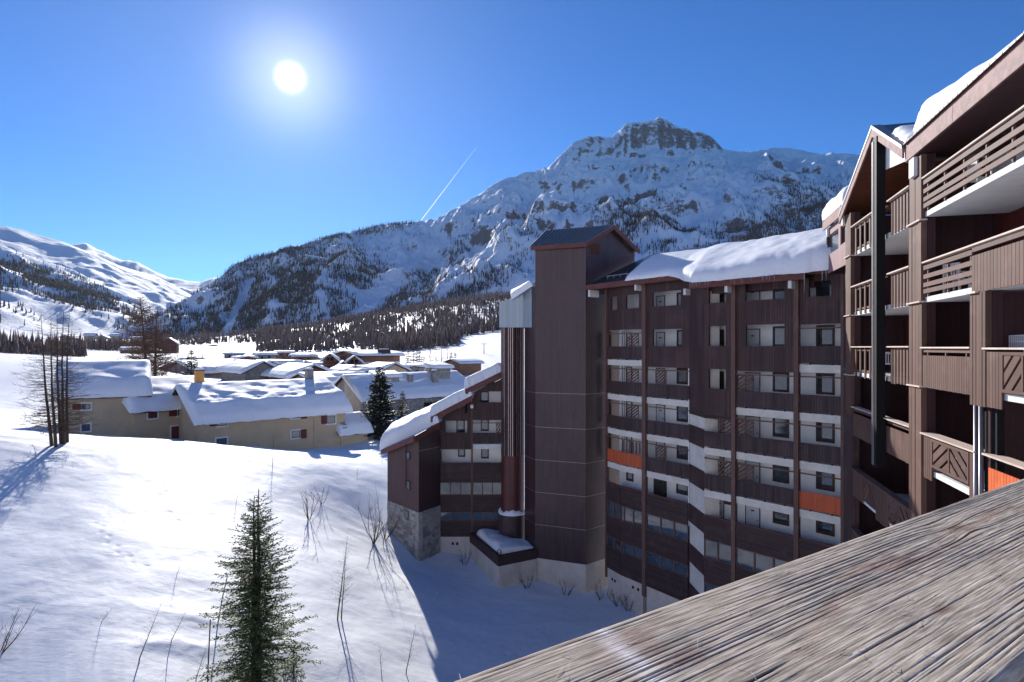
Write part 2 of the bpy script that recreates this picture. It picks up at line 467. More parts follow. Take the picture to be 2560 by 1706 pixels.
# ---------------------------------------------------------------- ground
GP = [(640,1735,29.5),(1100,1690,35.5),(1250,1474,49.2),(1464,1490,49.3),(1340,1452,50.6),(1520,1492,48.2),(1620,1545,45),(1740,1640,41),
      (1047,1408,53),(991,1358,55),(962,1322,57.6),(930,1280,59),(905,1250,60),(850,1400,46),(700,1500,37.5),(850,1640,33.5),(300,1650,29),(0,1650,28.5),
      (500,1300,45.5),(0,1300,40),(250,1300,41.5),(250,1190,48.5),(0,1190,46.5),(500,1175,54.5),(-600,1300,38),(-600,1120,50),(700,1200,58),(420,1098,62),(500,1104,63.5),(600,1116,64.5),(700,1127,66),(800,1138,67.5),(897,1152,68),(925,1125,78),(500,1112,71),(700,1128,77),
      (853,1119,82),(910,1112,84),(240,1096,67),(150,1114,53.5),(250,1112,55),(330,1100,58.5),(0,1100,52.5),(-250,1090,54),(0,1000,85),(0,900,130),(150,905,125),(-200,880,150),
      (330,920,130),(480,960,110),(620,975,125),(800,985,128),(950,1090,88),(1010,1080,92),(1100,1020,110),(1170,1000,112),(1250,960,130),
      (560,903,240),(700,898,240),(900,935,190),(1010,925,215),(1120,925,235),(1240,925,250),(1210,885,330),(1230,838,450),
      (430,884,420),(600,875,520),(760,872,520),(900,878,450),(900,845,600),(1050,872,430),(1080,835,560),(700,880,500),(200,885,330),(0,880,300),(-300,850,330),
      (380,858,800),(600,854,800),(760,842,720),(900,806,820),(1000,795,780),(1100,785,760),(1250,750,760),(-200,830,800),(100,845,800),(-200,800,1400),(100,835,1400),(400,846,1400),(700,828,1400),(1000,775,1400),(1300,740,1400),
      (1600,740,800),(2200,740,800),(3000,760,700),(2000,740,1400),(3000,760,1400),(1900,1300,80),(2400,1500,60),(1500,1000,140),(2000,900,220),
      (1500,2600,16),(2600,2600,16),(0,2600,16),(-1500,2500,17),(-1500,1200,60),(-1500,850,250),(-1200,820,800),
      (1280,3400,10.5),(3500,1500,50),(3600,700,400)]
_gp = np.array([[(p[0]-CX)/FPX, math.log(p[2])*1.1] for p in GP])
_gz = np.array([E-(p[1]-HY)/FPX*p[2] for p in GP])
def _tps(r2): return np.where(r2 > 1e-12, 0.5*r2*np.log(np.maximum(r2, 1e-12)), 0.0)
def _solve():
    n = len(_gp)
    d = ((_gp[:,None,:]-_gp[None,:,:])**2).sum(-1)
    A = np.zeros((n+3, n+3))
    A[:n,:n] = _tps(d) + np.eye(n)*0.004
    A[:n,n] = 1; A[:n,n+1:] = _gp; A[n,:n] = 1; A[n+1:,:n] = _gp.T
    return np.linalg.solve(A, np.concatenate([_gz, np.zeros(3)]))
_gw = _solve()
def ground_np(X, Y, detail=True):
    X = np.asarray(X, float); Y = np.maximum(np.asarray(Y, float), 5.0)
    sh = X.shape; X = X.ravel(); Y = Y.ravel()
    q = np.stack([X/Y, np.log(Y)*1.1], 1)
    out = np.zeros(len(q))
    for i in range(0, len(q), 40000):
        qq = q[i:i+40000]
        d = ((qq[:,None,:]-_gp[None,:,:])**2).sum(-1)
        out[i:i+40000] = _tps(d) @ _gw[:-3] + _gw[-3] + qq @ _gw[-2:]
    if detail:
        near = sstep(160, 60, Y)
        out += 0.24*fbm(X/11+3, Y/14, 3) + near*0.075*fbm(X/3.2, Y/2.6+8, 4)
        wv = ridged(X/7.5+fbm(X/9, Y/9, 2)*0.8, Y/2.6+2.0, 3)
        patch = sstep(0.0, 0.35, fbm(X/16+9, Y/16, 2))
        out += near*patch*0.12*(wv-0.35)
        # the drift bank below the long house
        # trails of footprints
        for (x0, y0, x1, y1, wob, stp) in TRAILS:
            L = math.hypot(x1-x0, y1-y0); ux, uy = (x1-x0)/L, (y1-y0)/L
            s = (X-x0)*ux + (Y-y0)*uy; t = -(X-x0)*uy + (Y-y0)*ux - wob*np.sin(s*0.5)
            on = (s > 0) & (s < L)
            ph = np.abs(((s/stp) % 1.0)-0.5)*stp
            side = np.where((np.floor(s/stp) % 2) > 0, 0.16, -0.16)
            out -= np.where(on, 0.055*np.exp(-(ph/0.13)**2)*np.exp(-((t-side)/0.12)**2), 0)
    return out.reshape(sh)
TRAILS = [(-14,36,-19,50,0.9,0.6),(-24,44,-30,52,0.6,0.65),(-31,33,-40,47,0.5,0.75),(-8.5,44.5,-3.5,47.2,0.3,0.7),(2.0,42,7.5,47.5,0.6,0.7),(3.2,40,8.0,47.2,0.5,0.7),(-22,37,-28,41,0.4,0.75),(-1,38,3.5,41,0.5,0.7)]
def ground(x, y): return float(ground_np(np.array([x]), np.array([y]))[0])

cols = np.concatenate([np.linspace(-2200, -100, 50)[:-1], np.linspace(-100, 1700, 330)[:-1], np.linspace(1700, 3800, 60)])
rows = np.concatenate([np.geomspace(6, 30, 30)[:-1], np.geomspace(30, 90, 300)[:-1], np.geomspace(90, 1450, 150)])
PX, ZZ = np.meshgrid(cols, rows)
XX = (PX-CX)/FPX*ZZ
GZ = ground_np(XX, ZZ)
V = np.stack([XX, ZZ, GZ], -1).reshape(-1, 3)
# the same sheet goes on beside and behind the viewer
bx_ = np.linspace(-1500, 1500, 121); by_ = np.linspace(-1500, 700, 90)
BX, BY = np.meshgrid(bx_, by_)
rad = np.hypot(BX, BY)
BZ = -1.5+0.10*np.maximum(rad-60, 0)+np.maximum(-BY-250, 0)*0.28+np.maximum(-BX-450, 0)*0.25+30*fbm(BX/260, BY/260, 4)*sstep(80, 400, rad)
BZ = np.where((BY > 0) & (np.abs(BX) < 2.1*BY), np.minimum(BZ, -6.0), BZ)
BZ = np.where(rad < 70, -3.0, BZ)
GQ = np.concatenate([grid_quads(len(rows), len(cols)), grid_quads(len(by_), len(bx_))+len(V)])
V = np.concatenate([V, np.stack([BX, BY, BZ], -1).reshape(-1, 3)])
tag(np_mesh('ground', V, GQ, M['snow']), 'snow covered hillside and valley floor', 'ground', kind='structure')

# ---------------------------------------------------------------- mountains
def mountain_mat(name, rock_lo, rock_hi):
    n = NT(name); g = n.node('NewGeometry')
    p = g.outputs['Position']
    nz = n.xyz(g.outputs['Normal'])[2]
    a = n.noise(p, 0.012, 7, 0.65); b = n.noise(p, 0.05, 6, 0.65, 0.6); d = n.noise(n.mapping(p, (1,1,2.0)), 0.048, 8, 0.72, 0.8)
    at = n.node('Attribute', attribute_name='rock').outputs['Fac']
    steep = n.math('SUBTRACT', 1.0, nz)
    v = n.math('ADD', n.math('ADD', steep, at), n.math('MULTIPLY', n.math('SUBTRACT', d, 0.5), 0.75))
    v = n.math('ADD', v, n.math('MULTIPLY', n.math('SUBTRACT', b, 0.5), 0.35))
    rock = n.mapr(v, rock_lo, rock_hi)
    rc = n.mix(n.mapr(b, 0.35, 0.65), srgb(66, 64, 68), srgb(132, 124, 122))
    rc = n.mix(n.mapr(a, 0.42, 0.6), rc, srgb(108, 103, 104))
    scol = n.mix(n.mapr(a, 0.3, 0.7), rgb(0.80, 0.82, 0.86), rgb(0.87, 0.88, 0.90))
    c = n.mix(rock, scol, rc)
    h = n.math('ADD', n.math('MULTIPLY', d, 1.0), n.math('MULTIPLY', b, 0.6))
    nm = n.bump(h, 0.45, 9.0)
    return n.fin(c, 0.75, 0.2, 0.0, nm)

def interp(px, pts):
    p = np.array(pts, float); return np.interp(px, p[:,0], p[:,1])

SKY_R = [(250,850),(330,818),(375,792),(408,775),(450,755),(500,730),(530,714),(560,684),(590,660),(640,645),(700,628),(760,612),(830,594),(900,577),(960,566),(1000,560),(1043,556),(1092,551),(1140,524),(1194,492),(1245,456),(1306,436),(1367,421),(1408,384),(1433,358),(1460,348),(1484,342),(1530,345),(1561,314),(1600,306),(1632,301),(1665,288),(1690,299),(1709,304),(1734,319),(1780,343),(1811,374),(1867,381),(1943,370),(1994,375),(2040,387),(2147,385),(2300,400),(2500,380),(2800,420),(3400,380)]
SKY_B = [(250,850),(1367,424),(1408,410),(1484,394),(1561,382),(1632,374),(1709,374),(1811,380),(3400,380)]
mc = np.concatenate([np.linspace(250, 400, 30)[:-1], np.linspace(400, 2120, 560)[:-1], np.linspace(2120, 3400, 60)])
NR = 430
tt = np.concatenate([np.linspace(0, 1.02, NR-40), np.linspace(1.03, 1.5, 40)])
Rr = interp(mc, [(250,1250),(400,1400),(560,1650),(900,2000),(1300,2350),(1665,2700),(2150,2900),(3400,2600)])
Zf = interp(mc, [(250,1180),(400,1230),(600,1230),(900,1250),(1250,1200),(1700,1050),(3400,1000)])
zf0 = interp(mc, [(250,30),(600,45),(900,82),(1250,118),(2000,125),(3400,120)])
s_full = (HY-interp(mc, SKY_R))/FPX
s_base = np.where((mc > 1367) & (mc < 1811), (HY-interp(mc, SKY_B))/FPX, s_full)
Tm, Cm = np.meshgrid(tt, mc, indexing='ij')
Zm = Zf[None]+Tm*(Rr-Zf)[None]
Xm = (Cm-CX)/FPX*Zm
zr = s_base*Rr+E
prof = np.where(Tm <= 1, 0.6*Tm+0.4*Tm**1.5, 1-(Tm-1)*0.8)
Hm = zf0[None] + (zr-zf0)[None]*prof
wx = fbm(Xm/700, Zm/700, 3)*260; wy = fbm(Xm/700+40, Zm/700, 3)*260
env = np.clip(Tm*(1.05-Tm)*4, 0, 1)**0.6
amp = env*np.clip((zr-zf0)[None]*0.42, 20, 170)
Hm += amp*(ridged((Xm+wx)/620, (Zm+wy)/620, 5)-0.42)
Hm += env*34*(ridged((Xm+0.4*wx)/150+7, (Zm+0.4*wy)/190, 4)-0.4)
Hm += (0.25+env)*9*fbm(Xm/42, Zm/42, 3)
Hm += env*34*(ridged((Xm+0.5*wx)/85+3, (Zm+0.5*wy)/420, 4)-0.4)
# benches and cliff bands
bs = 95.0
q = Hm/bs + 0.55*fbm(Xm/420+5, Zm/420, 3)
fr_ = q-np.floor(q)
tb = sstep(0.0, 0.55, fbm(Xm/520+70, Zm/520, 3)+0.12)*sstep(0.12, 0.3, Tm)*sstep(1.02, 0.9, Tm)
Hm += tb*bs*0.42*(sstep(0.32, 0.68, fr_)-fr_)
Hm = np.where(Tm < 0.02, np.minimum(Hm, zf0[None]+8), Hm)
act = ((Hm-E)/Zm).max(0)
rat = np.clip(s_base/np.maximum(act, 1e-3), 0.4, 2.2)
k = np.ones(9)/9
rat_s = np.convolve(np.pad(rat, 4, mode='edge'), k, 'valid')
Hm = zf0[None]+(Hm-zf0[None])*(0.3*rat+0.7*rat_s)[None]
# the rocky crown of the summit
crown = (s_full-s_base)*Rr
cl = sstep(0, 1, (Zm-(Rr-150-50*fbm(Xm/90, Zm/200, 3)*1.0)[...] if False else (Zm-(Rr[None]-150-55*fbm(Cm/45, Tm*3, 4))))/150)
back = np.where(Tm > 1.0, np.clip(1-(Tm-1)*6, 0, 1), 1)
Hm += crown[None]*cl*back*(1+0.10*fbm(Xm/40, Zm/40, 4)+0.03*fbm(Cm/7, Tm*40, 2))
rock_at = 0.15*cl*back*sstep(4, 30, crown)[None] + 0.08*sstep(0.1, 0.5, fbm(Xm/330+11, Zm/330, 4))
rock_at -= 0.25*sstep(0.15, 0.02, Tm)
V = np.stack([Xm, Zm, Hm], -1).reshape(-1, 3)
M['mountain'] = mountain_mat('mountain_snow_and_rock', 0.48, 0.64)
tag(np_mesh('mountain', V, grid_quads(len(tt), len(mc)), M['mountain'], attr={'rock': rock_at.ravel()}),
    'snowy mountain with rocky summit and wooded lower slopes', 'mountain', kind='structure')
MT = (Xm, Zm, Hm, Cm, Tm)

def range_mesh(name, label, sky, Rp, Zfp, zfp, x0, x1, nc, nr, seed, amp0, rock):
    mc = np.linspace(x0, x1, nc)
    tt = np.concatenate([np.linspace(0, 1.02, nr-20), np.linspace(1.05, 1.5, 20)])
    R = interp(mc, Rp); Zf = interp(mc, Zfp); z0 = interp(mc, zfp); s = (HY-interp(mc, sky))/FPX
    T, C = np.meshgrid(tt, mc, indexing='ij')
    Z = Zf[None]+T*(R-Zf)[None]; X = (C-CX)/FPX*Z
    zr = s*R+E
    H = z0[None]+(zr-z0)[None]*np.where(T <= 1, 0.7*T+0.3*T*T, 1-(T-1)*0.9)
    env = np.clip(T*(1.06-T)*4, 0, 1)**0.7
    wx = fbm(X/900+seed, Z/900, 3)*300
    H += env*amp0*(ridged((X+wx)/800+seed, (Z+wx)/800, 5)-0.42)
    H += env*amp0*0.22*fbm(X/130+seed, Z/130, 4)
    act = ((H-E)/Z).max(0); rat = np.clip(s/np.maximum(act, 1e-3), 0.4, 2.2)
    rs = np.convolve(np.pad(rat, 4, mode='edge'), np.ones(9)/9, 'valid')
    H = z0[None]+(H-z0[None])*(0.3*rat+0.7*rs)[None]
    V = np.stack([X, Z, H], -1).reshape(-1, 3)
    tag(np_mesh(name, V, grid_quads(len(tt), nc), rock), label, 'mountain', kind='structure')
    return X, Z, H, C, T
M['mountain_b'] = mountain_mat('mountain_snow_smooth', 0.66, 0.82)
ML = range_mesh('mountain.001', 'smooth snowy mountain flank beyond the village', 
    [(-1200,420),(-600,480),(-200,540),(0,566),(50,573),(100,590),(160,606),(200,622),(250,643),(300,665),(350,680),(400,695),(450,722),(500,752),(545,785),(700,850)],
    [(-1200,2600),(0,2900),(300,3300),(545,3800),(700,3900)], [(-1200,900),(0,1000),(300,1300),(545,1900),(700,2000)], [(-1200,30),(700,40)], -1200, 640, 330, 230, 3.0, 95, M['mountain_b'])
range_mesh('mountain.002', 'hazy blue ridge at the head of the valley',
    [(100,640),(180,612),(215,608),(240,622),(260,630),(300,650),(340,655),(380,676),(420,693),(470,703),(500,706),(530,696),(560,690),(600,680),(700,700)],
    [(100,6200),(700,6200)], [(100,3600),(700,3600)], [(100,60),(700,60)], 100, 700, 150, 70, 9.0, 120, M['mountain_b'])

# ---------------------------------------------------------------- woods too far away to count
def forest_mesh(name, label, P, H, R, tint, mat, tiers=2, sides=5):
    n = len(P)
    ang = rng.uniform(0, 2*np.pi, (n, 1)) + np.arange(sides)[None]*2*np.pi/sides
    Vs, Qs, U = [], [], []
    off = 0
    for t in range(tiers):
        z0 = 0.10+0.42*t if tiers > 1 else 0.05
        z1 = 1.0 if t == tiers-1 else 0.72
        rr = R*(1.0 if t == 0 else 0.62)
        jit = rng.uniform(0.55, 1.25, (n, sides))
        ring = np.stack([P[:,0:1]+np.cos(ang)*rr[:,None]*jit, P[:,1:2]+np.sin(ang)*rr[:,None]*jit,
                         np.broadcast_to(P[:,2:3], (n, sides))+H[:,None]*(z0+rng.uniform(-0.06, 0.06, (n, sides)))], -1)
        tip = np.stack([P[:,0]+rng.normal(0, 0.03, n)*H, P[:,1], P[:,2]+H*z1], -1)[:,None]
        vv = np.concatenate([ring, tip], 1).reshape(-1, 3)
        b = off+np.arange(n)[:,None]*(sides+1)
        q = np.stack([np.stack([b[:,0]+k, b[:,0]+(k+1) % sides, b[:,0]+sides], 1) for k in range(sides)], 1).reshape(-1, 3)
        Vs.append(vv); Qs.append(q); U.append(np.repeat(np.stack([tint, H], 1), sides+1, 0))
        off += len(vv)
    # trunk: a thin three sided spike
    a3 = np.arange(3)*2*np.pi/3
    tr = np.stack([P[:,0:1]+np.cos(a3)[None]*H[:,None]*0.018, P[:,1:2]+np.sin(a3)[None]*H[:,None]*0.018, np.broadcast_to(P[:,2:3]-1.0, (n, 3))], -1)
    tip = (P+np.stack([np.zeros(n), np.zeros(n), H*0.6], 1))[:,None]
    vv = np.concatenate([tr, tip], 1).reshape(-1, 3); b = off+np.arange(n)*4
    q = np.stack([np.stack([b+k, b+(k+1) % 3, b+3], 1) for k in range(3)], 1).reshape(-1, 3)
    Vs.append(vv); Qs.append(q); U.append(np.repeat(np.stack([tint, H], 1), 4, 0))
    o = np_mesh(name, np.concatenate(Vs), np.concatenate(Qs), mat, uv=np.concatenate(U), smooth=False)
    return tag(o, label, 'forest', kind='stuff')

def forest_mat(name, c0, c1, c2):
    n = NT(name); u = n.xyz(n.uv())[0]
    c = n.mix(n.mapr(u, 0.0, 0.5, smooth=False), c0, c1)
    c = n.mix(n.mapr(u, 0.5, 1.0, smooth=False), c, c2)
    return n.fin(c, 0.9, 0.1)
M['forest'] = forest_mat('far_conifers', rgb(0.05, 0.055, 0.055), rgb(0.10, 0.085, 0.08), rgb(0.18, 0.13, 0.11))
M['larch_far'] = forest_mat('bare_larch_far', rgb(0.10, 0.085, 0.08), rgb(0.20, 0.145, 0.125), rgb(0.30, 0.21, 0.17))

def proj(X, Z, H): return CX+X/Z*FPX, HY-(H-E)/Z*FPX

def scatter_on(grid, npts, dens, seed):
    X, Z, H, C, T = grid
    r = np.random.default_rng(seed)
    nr, nc = X.shape
    # area weighting
    dA = np.abs(np.gradient(X, axis=1)*np.gradient(Z, axis=0))
    px, py = proj(X, Z, H)
    w = dA*dens(px, py, X, Z, H, T); w[-1,:] = 0; w[:,-1] = 0
    w = w.ravel(); w /= w.sum()
    i = r.choice(len(w), npts, p=w)
    a, b = np.unravel_index(i, (nr, nc))
    fa = r.random(npts); fb = r.random(npts)
    a1 = np.minimum(a+1, nr-1); b1 = np.minimum(b+1, nc-1)
    def L(G): return (G[a,b]*(1-fa)+G[a1,b]*fa)*(1-fb)+(G[a,b1]*(1-fa)+G[a1,b1]*fa)*fb
    return np.stack([L(X), L(Z), L(H)], 1)

def blob(px, py, cx, cy, rx, ry, an=0.0):
    c, s = math.cos(an), math.sin(an)
    dx, dy = px-cx, py-cy
    return np.exp(-(((dx*c+dy*s)/rx)**2+((-dx*s+dy*c)/ry)**2)**2)

def dens_main(px, py, X, Z, H, T):
    nz = fbm(X/170, Z/170, 4); n2 = fbm(X/60+8, Z/60, 3)
    gul = fbm(px/38, py/190+3, 3)
    d = 1.5*blob(px, py, 560, 800, 220, 110)*(0.75+0.9*gul)
    d = d + 1.1*blob(px, py, 790, 750, 200, 110)*(0.6+1.3*gul)
    d = d + 0.35*blob(px, py, 720, 660, 200, 60)
    d = d + 0.55*blob(px, py, 1010, 690, 130, 60, -0.6)*sstep(-0.1, 0.2, nz)
    d = d + 0.9*blob(px, py, 1080, 770, 210, 45, -0.45)
    d = d + 0.5*blob(px, py, 1220, 620, 120, 60, -0.5)*sstep(-0.05, 0.2, nz)
    d = d + 0.9*blob(px, py, 1620, 570, 120, 60)*sstep(-0.15, 0.1, nz)
    d = d + 0.55*blob(px, py, 1560, 520, 90, 30)*sstep(0, 0.2, nz)
    d = d + 1.3*blob(px, py, 1960, 590, 210, 75, -0.35)
    d = d + 0.6*blob(px, py, 1960, 490, 120, 35, 0.2)*sstep(-0.05, 0.15, nz)
    d = d + 0.9*np.exp(-((py-interp(px, SKY_R)-6)/9)**2)*sstep(560, 640, px)*sstep(1050, 960, px)
    d = d*sstep(-0.45, 0.25, n2+0.5*nz)
    # open couloir and avalanche path
    cl = np.abs(px-(620-(py-715)*0.48)); d = d*np.where((py > 700) & (py < 880), sstep(7, 18, cl), 1)
    av = np.abs((py-700)+(px-985)*1.05)/1.45; d = d*np.where((py > 590) & (py < 800), sstep(14, 40, av), 1)
    return np.clip(d, 0, None)*np.where(T < 1.0, 1, 0)*np.where(py < 900, 1, 0)
P = scatter_on(MT, 36000, dens_main, 21)
px, py = proj(P[:,0], P[:,1], P[:,2])
brown = np.clip(sstep(1750, 1900, px)*0.8+rng.uniform(-0.1, 0.5, len(P)), 0, 1)
forest_mesh('forest', 'conifers and bare larches scattered over the mountain slopes', P, rng.uniform(6, 14, len(P)), rng.uniform(0.7, 1.5, len(P)), brown, M['forest'])

def dens_left(px, py, X, Z, H, T):
    n2 = fbm(X/120+4, Z/120, 4)
    d = 1.0*blob(px, py, 60, 700, 130, 38, 0.25)+1.0*blob(px, py, 190, 735, 120, 30, 0.35)+0.8*blob(px, py, 30, 770, 60, 40)+0.35*blob(px, py, 330, 800, 60, 30)
    return d*sstep(-0.35, 0.2, n2)*np.where(T < 1, 1, 0)
P = scatter_on(ML, 8000, dens_left, 5)
forest_mesh('forest.001', 'dark conifer woods on the smooth mountain flank', P, rng.uniform(9, 17, len(P)), rng.uniform(1.4, 2.6, len(P)), rng.uniform(0, 0.6, len(P)), M['forest'])

def belt(npts, poly, zr, seed):
    """points on the ground whose foot shows inside a photo polygon row: poly(px) -> depth range"""
    r = np.random.default_rng(seed)
    px = r.uniform(poly[0], poly[1], npts*3); Z = r.uniform(zr[0], zr[1], npts*3)
    X = (px-CX)/FPX*Z
    keep = (fbm(X/45+seed, Z/60, 3) > r.uniform(-0.35, 0.3, npts*3)) & (r.random(npts*3) < np.clip(1.35-(Z-zr[0])/(zr[1]-zr[0]), 0, 1))
    X, Z = X[keep][:npts], Z[keep][:npts]
    return np.stack([X, Z, ground_np(X, Z)], 1)
P = np.concatenate([belt(5600, (640, 1300), (480, 1300), 31), belt(900, (330, 700), (700, 1250), 36), belt(700, (900, 1260), (410, 500), 32)])
P = P[~((P[:,1] < 480) & (CX+P[:,0]/P[:,1]*FPX > 1150))]
forest_mesh('forest.002', 'belt of bare brown larches at the foot of the mountain', P, 12*rng.beta(2.0, 2.2, len(P))+3, rng.uniform(0.6, 1.6, len(P)), np.clip(rng.normal(0.45, 0.3, len(P)), 0, 1), M['larch_far'])
P = np.concatenate([belt(900, (-300, 215), (255, 330), 33), belt(700, (150, 430), (420, 560), 34)])
forest_mesh('forest.003', 'dark band of bare trees behind the snow bank beyond the long house', P, 11*rng.beta(2, 2.4, len(P))+2, rng.uniform(0.5, 1.2, len(P)), rng.uniform(0, 1, len(P)), M['larch_far'])
# ---------------------------------------------------------------- snow on roofs
def roof_snow(name, label, FL, FR, BL, BR, T, nu=60, nv=30, seed=0.0, lip=0.25, edge=0.5, amp=0.12, mat=None, tfun=None, parent=None, side=0.15, backedge=True, polys=None, wobble=0.10):
    """blanket on the deck FL-FR (eave) to BL-BR (ridge): rounded at all edges, overhanging the eave by lip"""
    FL, FR, BL, BR = map(Vector, (FL, FR, BL, BR))
    nrm = (FR-FL).cross(BL-FL).normalized()
    if nrm.z < 0: nrm = -nrm
    up = (BL-FL).normalized(); along = (FR-FL).normalized()
    Lu = (FR-FL).length; Lv = max((BL-FL).length, 0.1)
    FL = FL-up*lip-along*side; FR = FR-up*lip+along*side; BL = BL-along*side; BR = BR+along*side
    def nonuni(n, e):
        t = np.linspace(0, 1, n)
        return 0.5-0.5*np.cos(np.pi*t)*(0.35+0.65*np.abs(np.cos(np.pi*t))**0.0) if e else t
    us = 0.5-0.5*np.cos(np.pi*np.linspace(0, 1, nu)); us = 0.5*us+0.5*np.linspace(0, 1, nu)
    vs = np.linspace(0, 1, nv)**1.6
    U, Vv = np.meshgrid(us, vs)
    def rnd(d):
        x = np.clip(d/edge, 0, 1); return (1-(1-x)**2.6)**(1/2.6)
    Lv2 = Lv+lip; Lu2 = Lu+2*side
    e = rnd(Vv*Lv2)*rnd(U*Lu2)*rnd((1-U)*Lu2)
    if backedge: e = e*rnd((1-Vv)*Lv2)
    th = T if tfun is None else tfun(U, Vv)
    wav = 1+amp*1.6*fbm(U*Lu2/3.1+seed, Vv*Lv2/2.2+seed*2, 4)+0.035*fbm(U*Lu2/0.7+seed, Vv*Lv2/0.5, 3)*min(1.0, 0.9/T if tfun is None else 0.9)
    th = th*wav*e+0.01
    P = (np.array(FL)[None,None]*(1-U)[...,None]*(1-Vv)[...,None]+np.array(FR)[None,None]*U[...,None]*(1-Vv)[...,None]
         + np.array(BL)[None,None]*(1-U)[...,None]*Vv[...,None]+np.array(BR)[None,None]*U[...,None]*Vv[...,None])
    if polys:
        def lin(pl):
            a = np.array([list(p) for p in pl]); dd = np.linspace(0, 1, len(pl))
            l = np.concatenate([[0], np.cumsum(np.linalg.norm(np.diff(np.array([list(p) for p in polys[0]]), axis=0), axis=1))]); l /= l[-1]
            return np.stack([np.interp(U[0], l, a[:,k]) for k in range(3)], -1)
        ea_, ra_ = lin(polys[0]), lin(polys[1])
        dv_ = ra_-ea_; dv_ /= np.linalg.norm(dv_, axis=1)[:,None]
        ea_ = ea_-dv_*lip
        P = ea_[None]*(1-Vv)[...,None]+ra_[None]*Vv[...,None]
    wob = (wobble*fbm(U*Lu2/1.7+seed*3, Vv*0+seed, 3)+0.10*fbm(U*Lu2/0.42+seed, Vv*0+2.0, 3))*np.clip(1-Vv*Lv2/0.9, 0, 1)
    ndir = np.array(nrm*0.55+Vector((0,0,1))*0.45)
    top = P + ndir[None,None]*th[...,None] - np.array(up)[None,None]*wob[...,None]
    bot = P + np.array(nrm)[None,None]*0.006 - np.array(up)[None,None]*wob[...,None]
    nr, nc = U.shape
    V = np.concatenate([top.reshape(-1,3), bot.reshape(-1,3)])
    Q = grid_quads(nr, nc)
    Qb = Q[:,::-1]+nr*nc
    i = np.arange(nr*nc).reshape(nr, nc); N = nr*nc
    def strip(a): return np.stack([a[:-1], a[:-1]+N, a[1:]+N, a[1:]], 1)
    Qs = np.concatenate([strip(i[0]), strip(i[-1])[:,::-1], strip(i[:,0])[:,::-1], strip(i[:,-1])])
    o = np_mesh(name, V, np.concatenate([Q, Qb, Qs]), mat or M['roof_snow'], parent=parent)
    if parent is None: tag(o, label, 'snow', kind='stuff')
    return o

def icicles(mb, pts, lo, hi, r=0.018):
    for p in pts:
        l = random.uniform(lo, hi)
        mb.tube([p, p-Vector((0,0,l*0.5)), p-Vector((0,0,l))], [r*random.uniform(0.8, 1.4), r*0.6, 0.002], 5)

# ---------------------------------------------------------------- the gallery block (facade with open access galleries)
M0, M1, M3, M5, M8 = (7.57,48.9), (8.41,47.05), (12.10,41.8), (12.25,39.0), (17.6,32.5)
PA1, PA2, PS, PC = Plane(M0, M1), Plane(M1, M3), Plane(M3, M5), Plane(M5, M8)
LV = [1.75, -0.95, -3.65, -6.35, -9.05, -11.75]         # gallery floors, metres above the eye
block = thing('gallery_block', 'long brown apartment block with open white galleries between tower and balconies', 'apartment block', (13, 40, 0.3))

uM2a, uM2b = PA2.u(1608), PA2.u(1617)
uM6a, uM6b = PC.u(1831), PC.u(1841)
uM7a, uM7b = PC.u(1987), PC.u(1999)
uE = PC.L
BACK = -1.35

def body_box(fr, u0, u1, z0, z1, c0, c1, name='wall', mat=None, parent=block):
    mb = MB(); mb.box(fr, u0, u1, z0, z1, c0, c1); return mb.build(name, mat or M['plaster'], parent)

# back walls with slabs: one body per stretch
for fr, u0, u1 in ((PA1, -0.2, PA1.L), (PA2, 0.0, PA2.L+0.3), (PC, 0.0, uE+1.2)):
    body_box(fr, u0, u1, -20.8, 4.35, -9.5, BACK, 'wall')
# side closing wall next to the step
body_box(PS, 0.02, PS.L-0.02, -20.8, 3.6, -1.0, -0.03, 'pilaster_wall', M['concrete'])

def opening_band(fr, u0, u1, f, slab_only=False):
    """white edge of a gallery floor"""
    mb = MB(); mb.box(fr, u0, u1, f-0.44, f, BACK-0.02, 0.0); return mb.build('floor_slab', M['concrete'], block)

def balustrade(fr, u0, u1, f, mat, cap=True, h=1.03):
    mb = MB(); mb.box(fr, u0, u1, f+0.085, f+h, -0.02, 0.03); mb.build('balustrade', mat, block)
    if cap:
        mb = MB(); mb.box(fr, u0, u1, f+h, f+h+0.035, -0.06, 0.05); mb.build('balustrade_cap', M['post'], block)
    nb = max(2, int((u1-u0)/1.1))
    for i in range(nb):
        a = u0+(i+0.5)*(u1-u0)/nb
        piece('bracket', fr, a-0.04, a+0.04, f-0.02, f+0.085, -0.08, 0.01, M['frame_dark'], block)

def bar(fr, u0, u1, f, mat='post', h=1.98):
    piece('rail', fr, u0, u1, f+h, f+h+0.075, -0.05, 0.0, M[mat], block)

def back_window(fr, px0, px1, f, z0=1.02, z1=2.2, parent=block, back=BACK, slide=True):
    a0, a1 = fr.u(px0, back), fr.u(px1, back)
    if a0 > a1: a0, a1 = a1, a0
    mb = MB(); t = 0.11
    mb.box(fr, a0, a1, f+z1-t, f+z1, back+0.004, back+0.07); mb.box(fr, a0, a1, f+z0, f+z0+t*1.2, back+0.004, back+0.07)
    mb.box(fr, a0, a0+t, f+z0+t*1.2, f+z1-t, back+0.004, back+0.07); mb.box(fr, a1-t, a1, f+z0+t*1.2, f+z1-t, back+0.004, back+0.07)
    w = asparent(mb.build('window_frame', M['frame_dark'], parent))
    g = MB(); g.box(fr, a0+t, a1-t, f+z0+t*1.2, f+z1-t, back+0.004, back+0.03); g.build('pane', M['glass'], w)
    return w

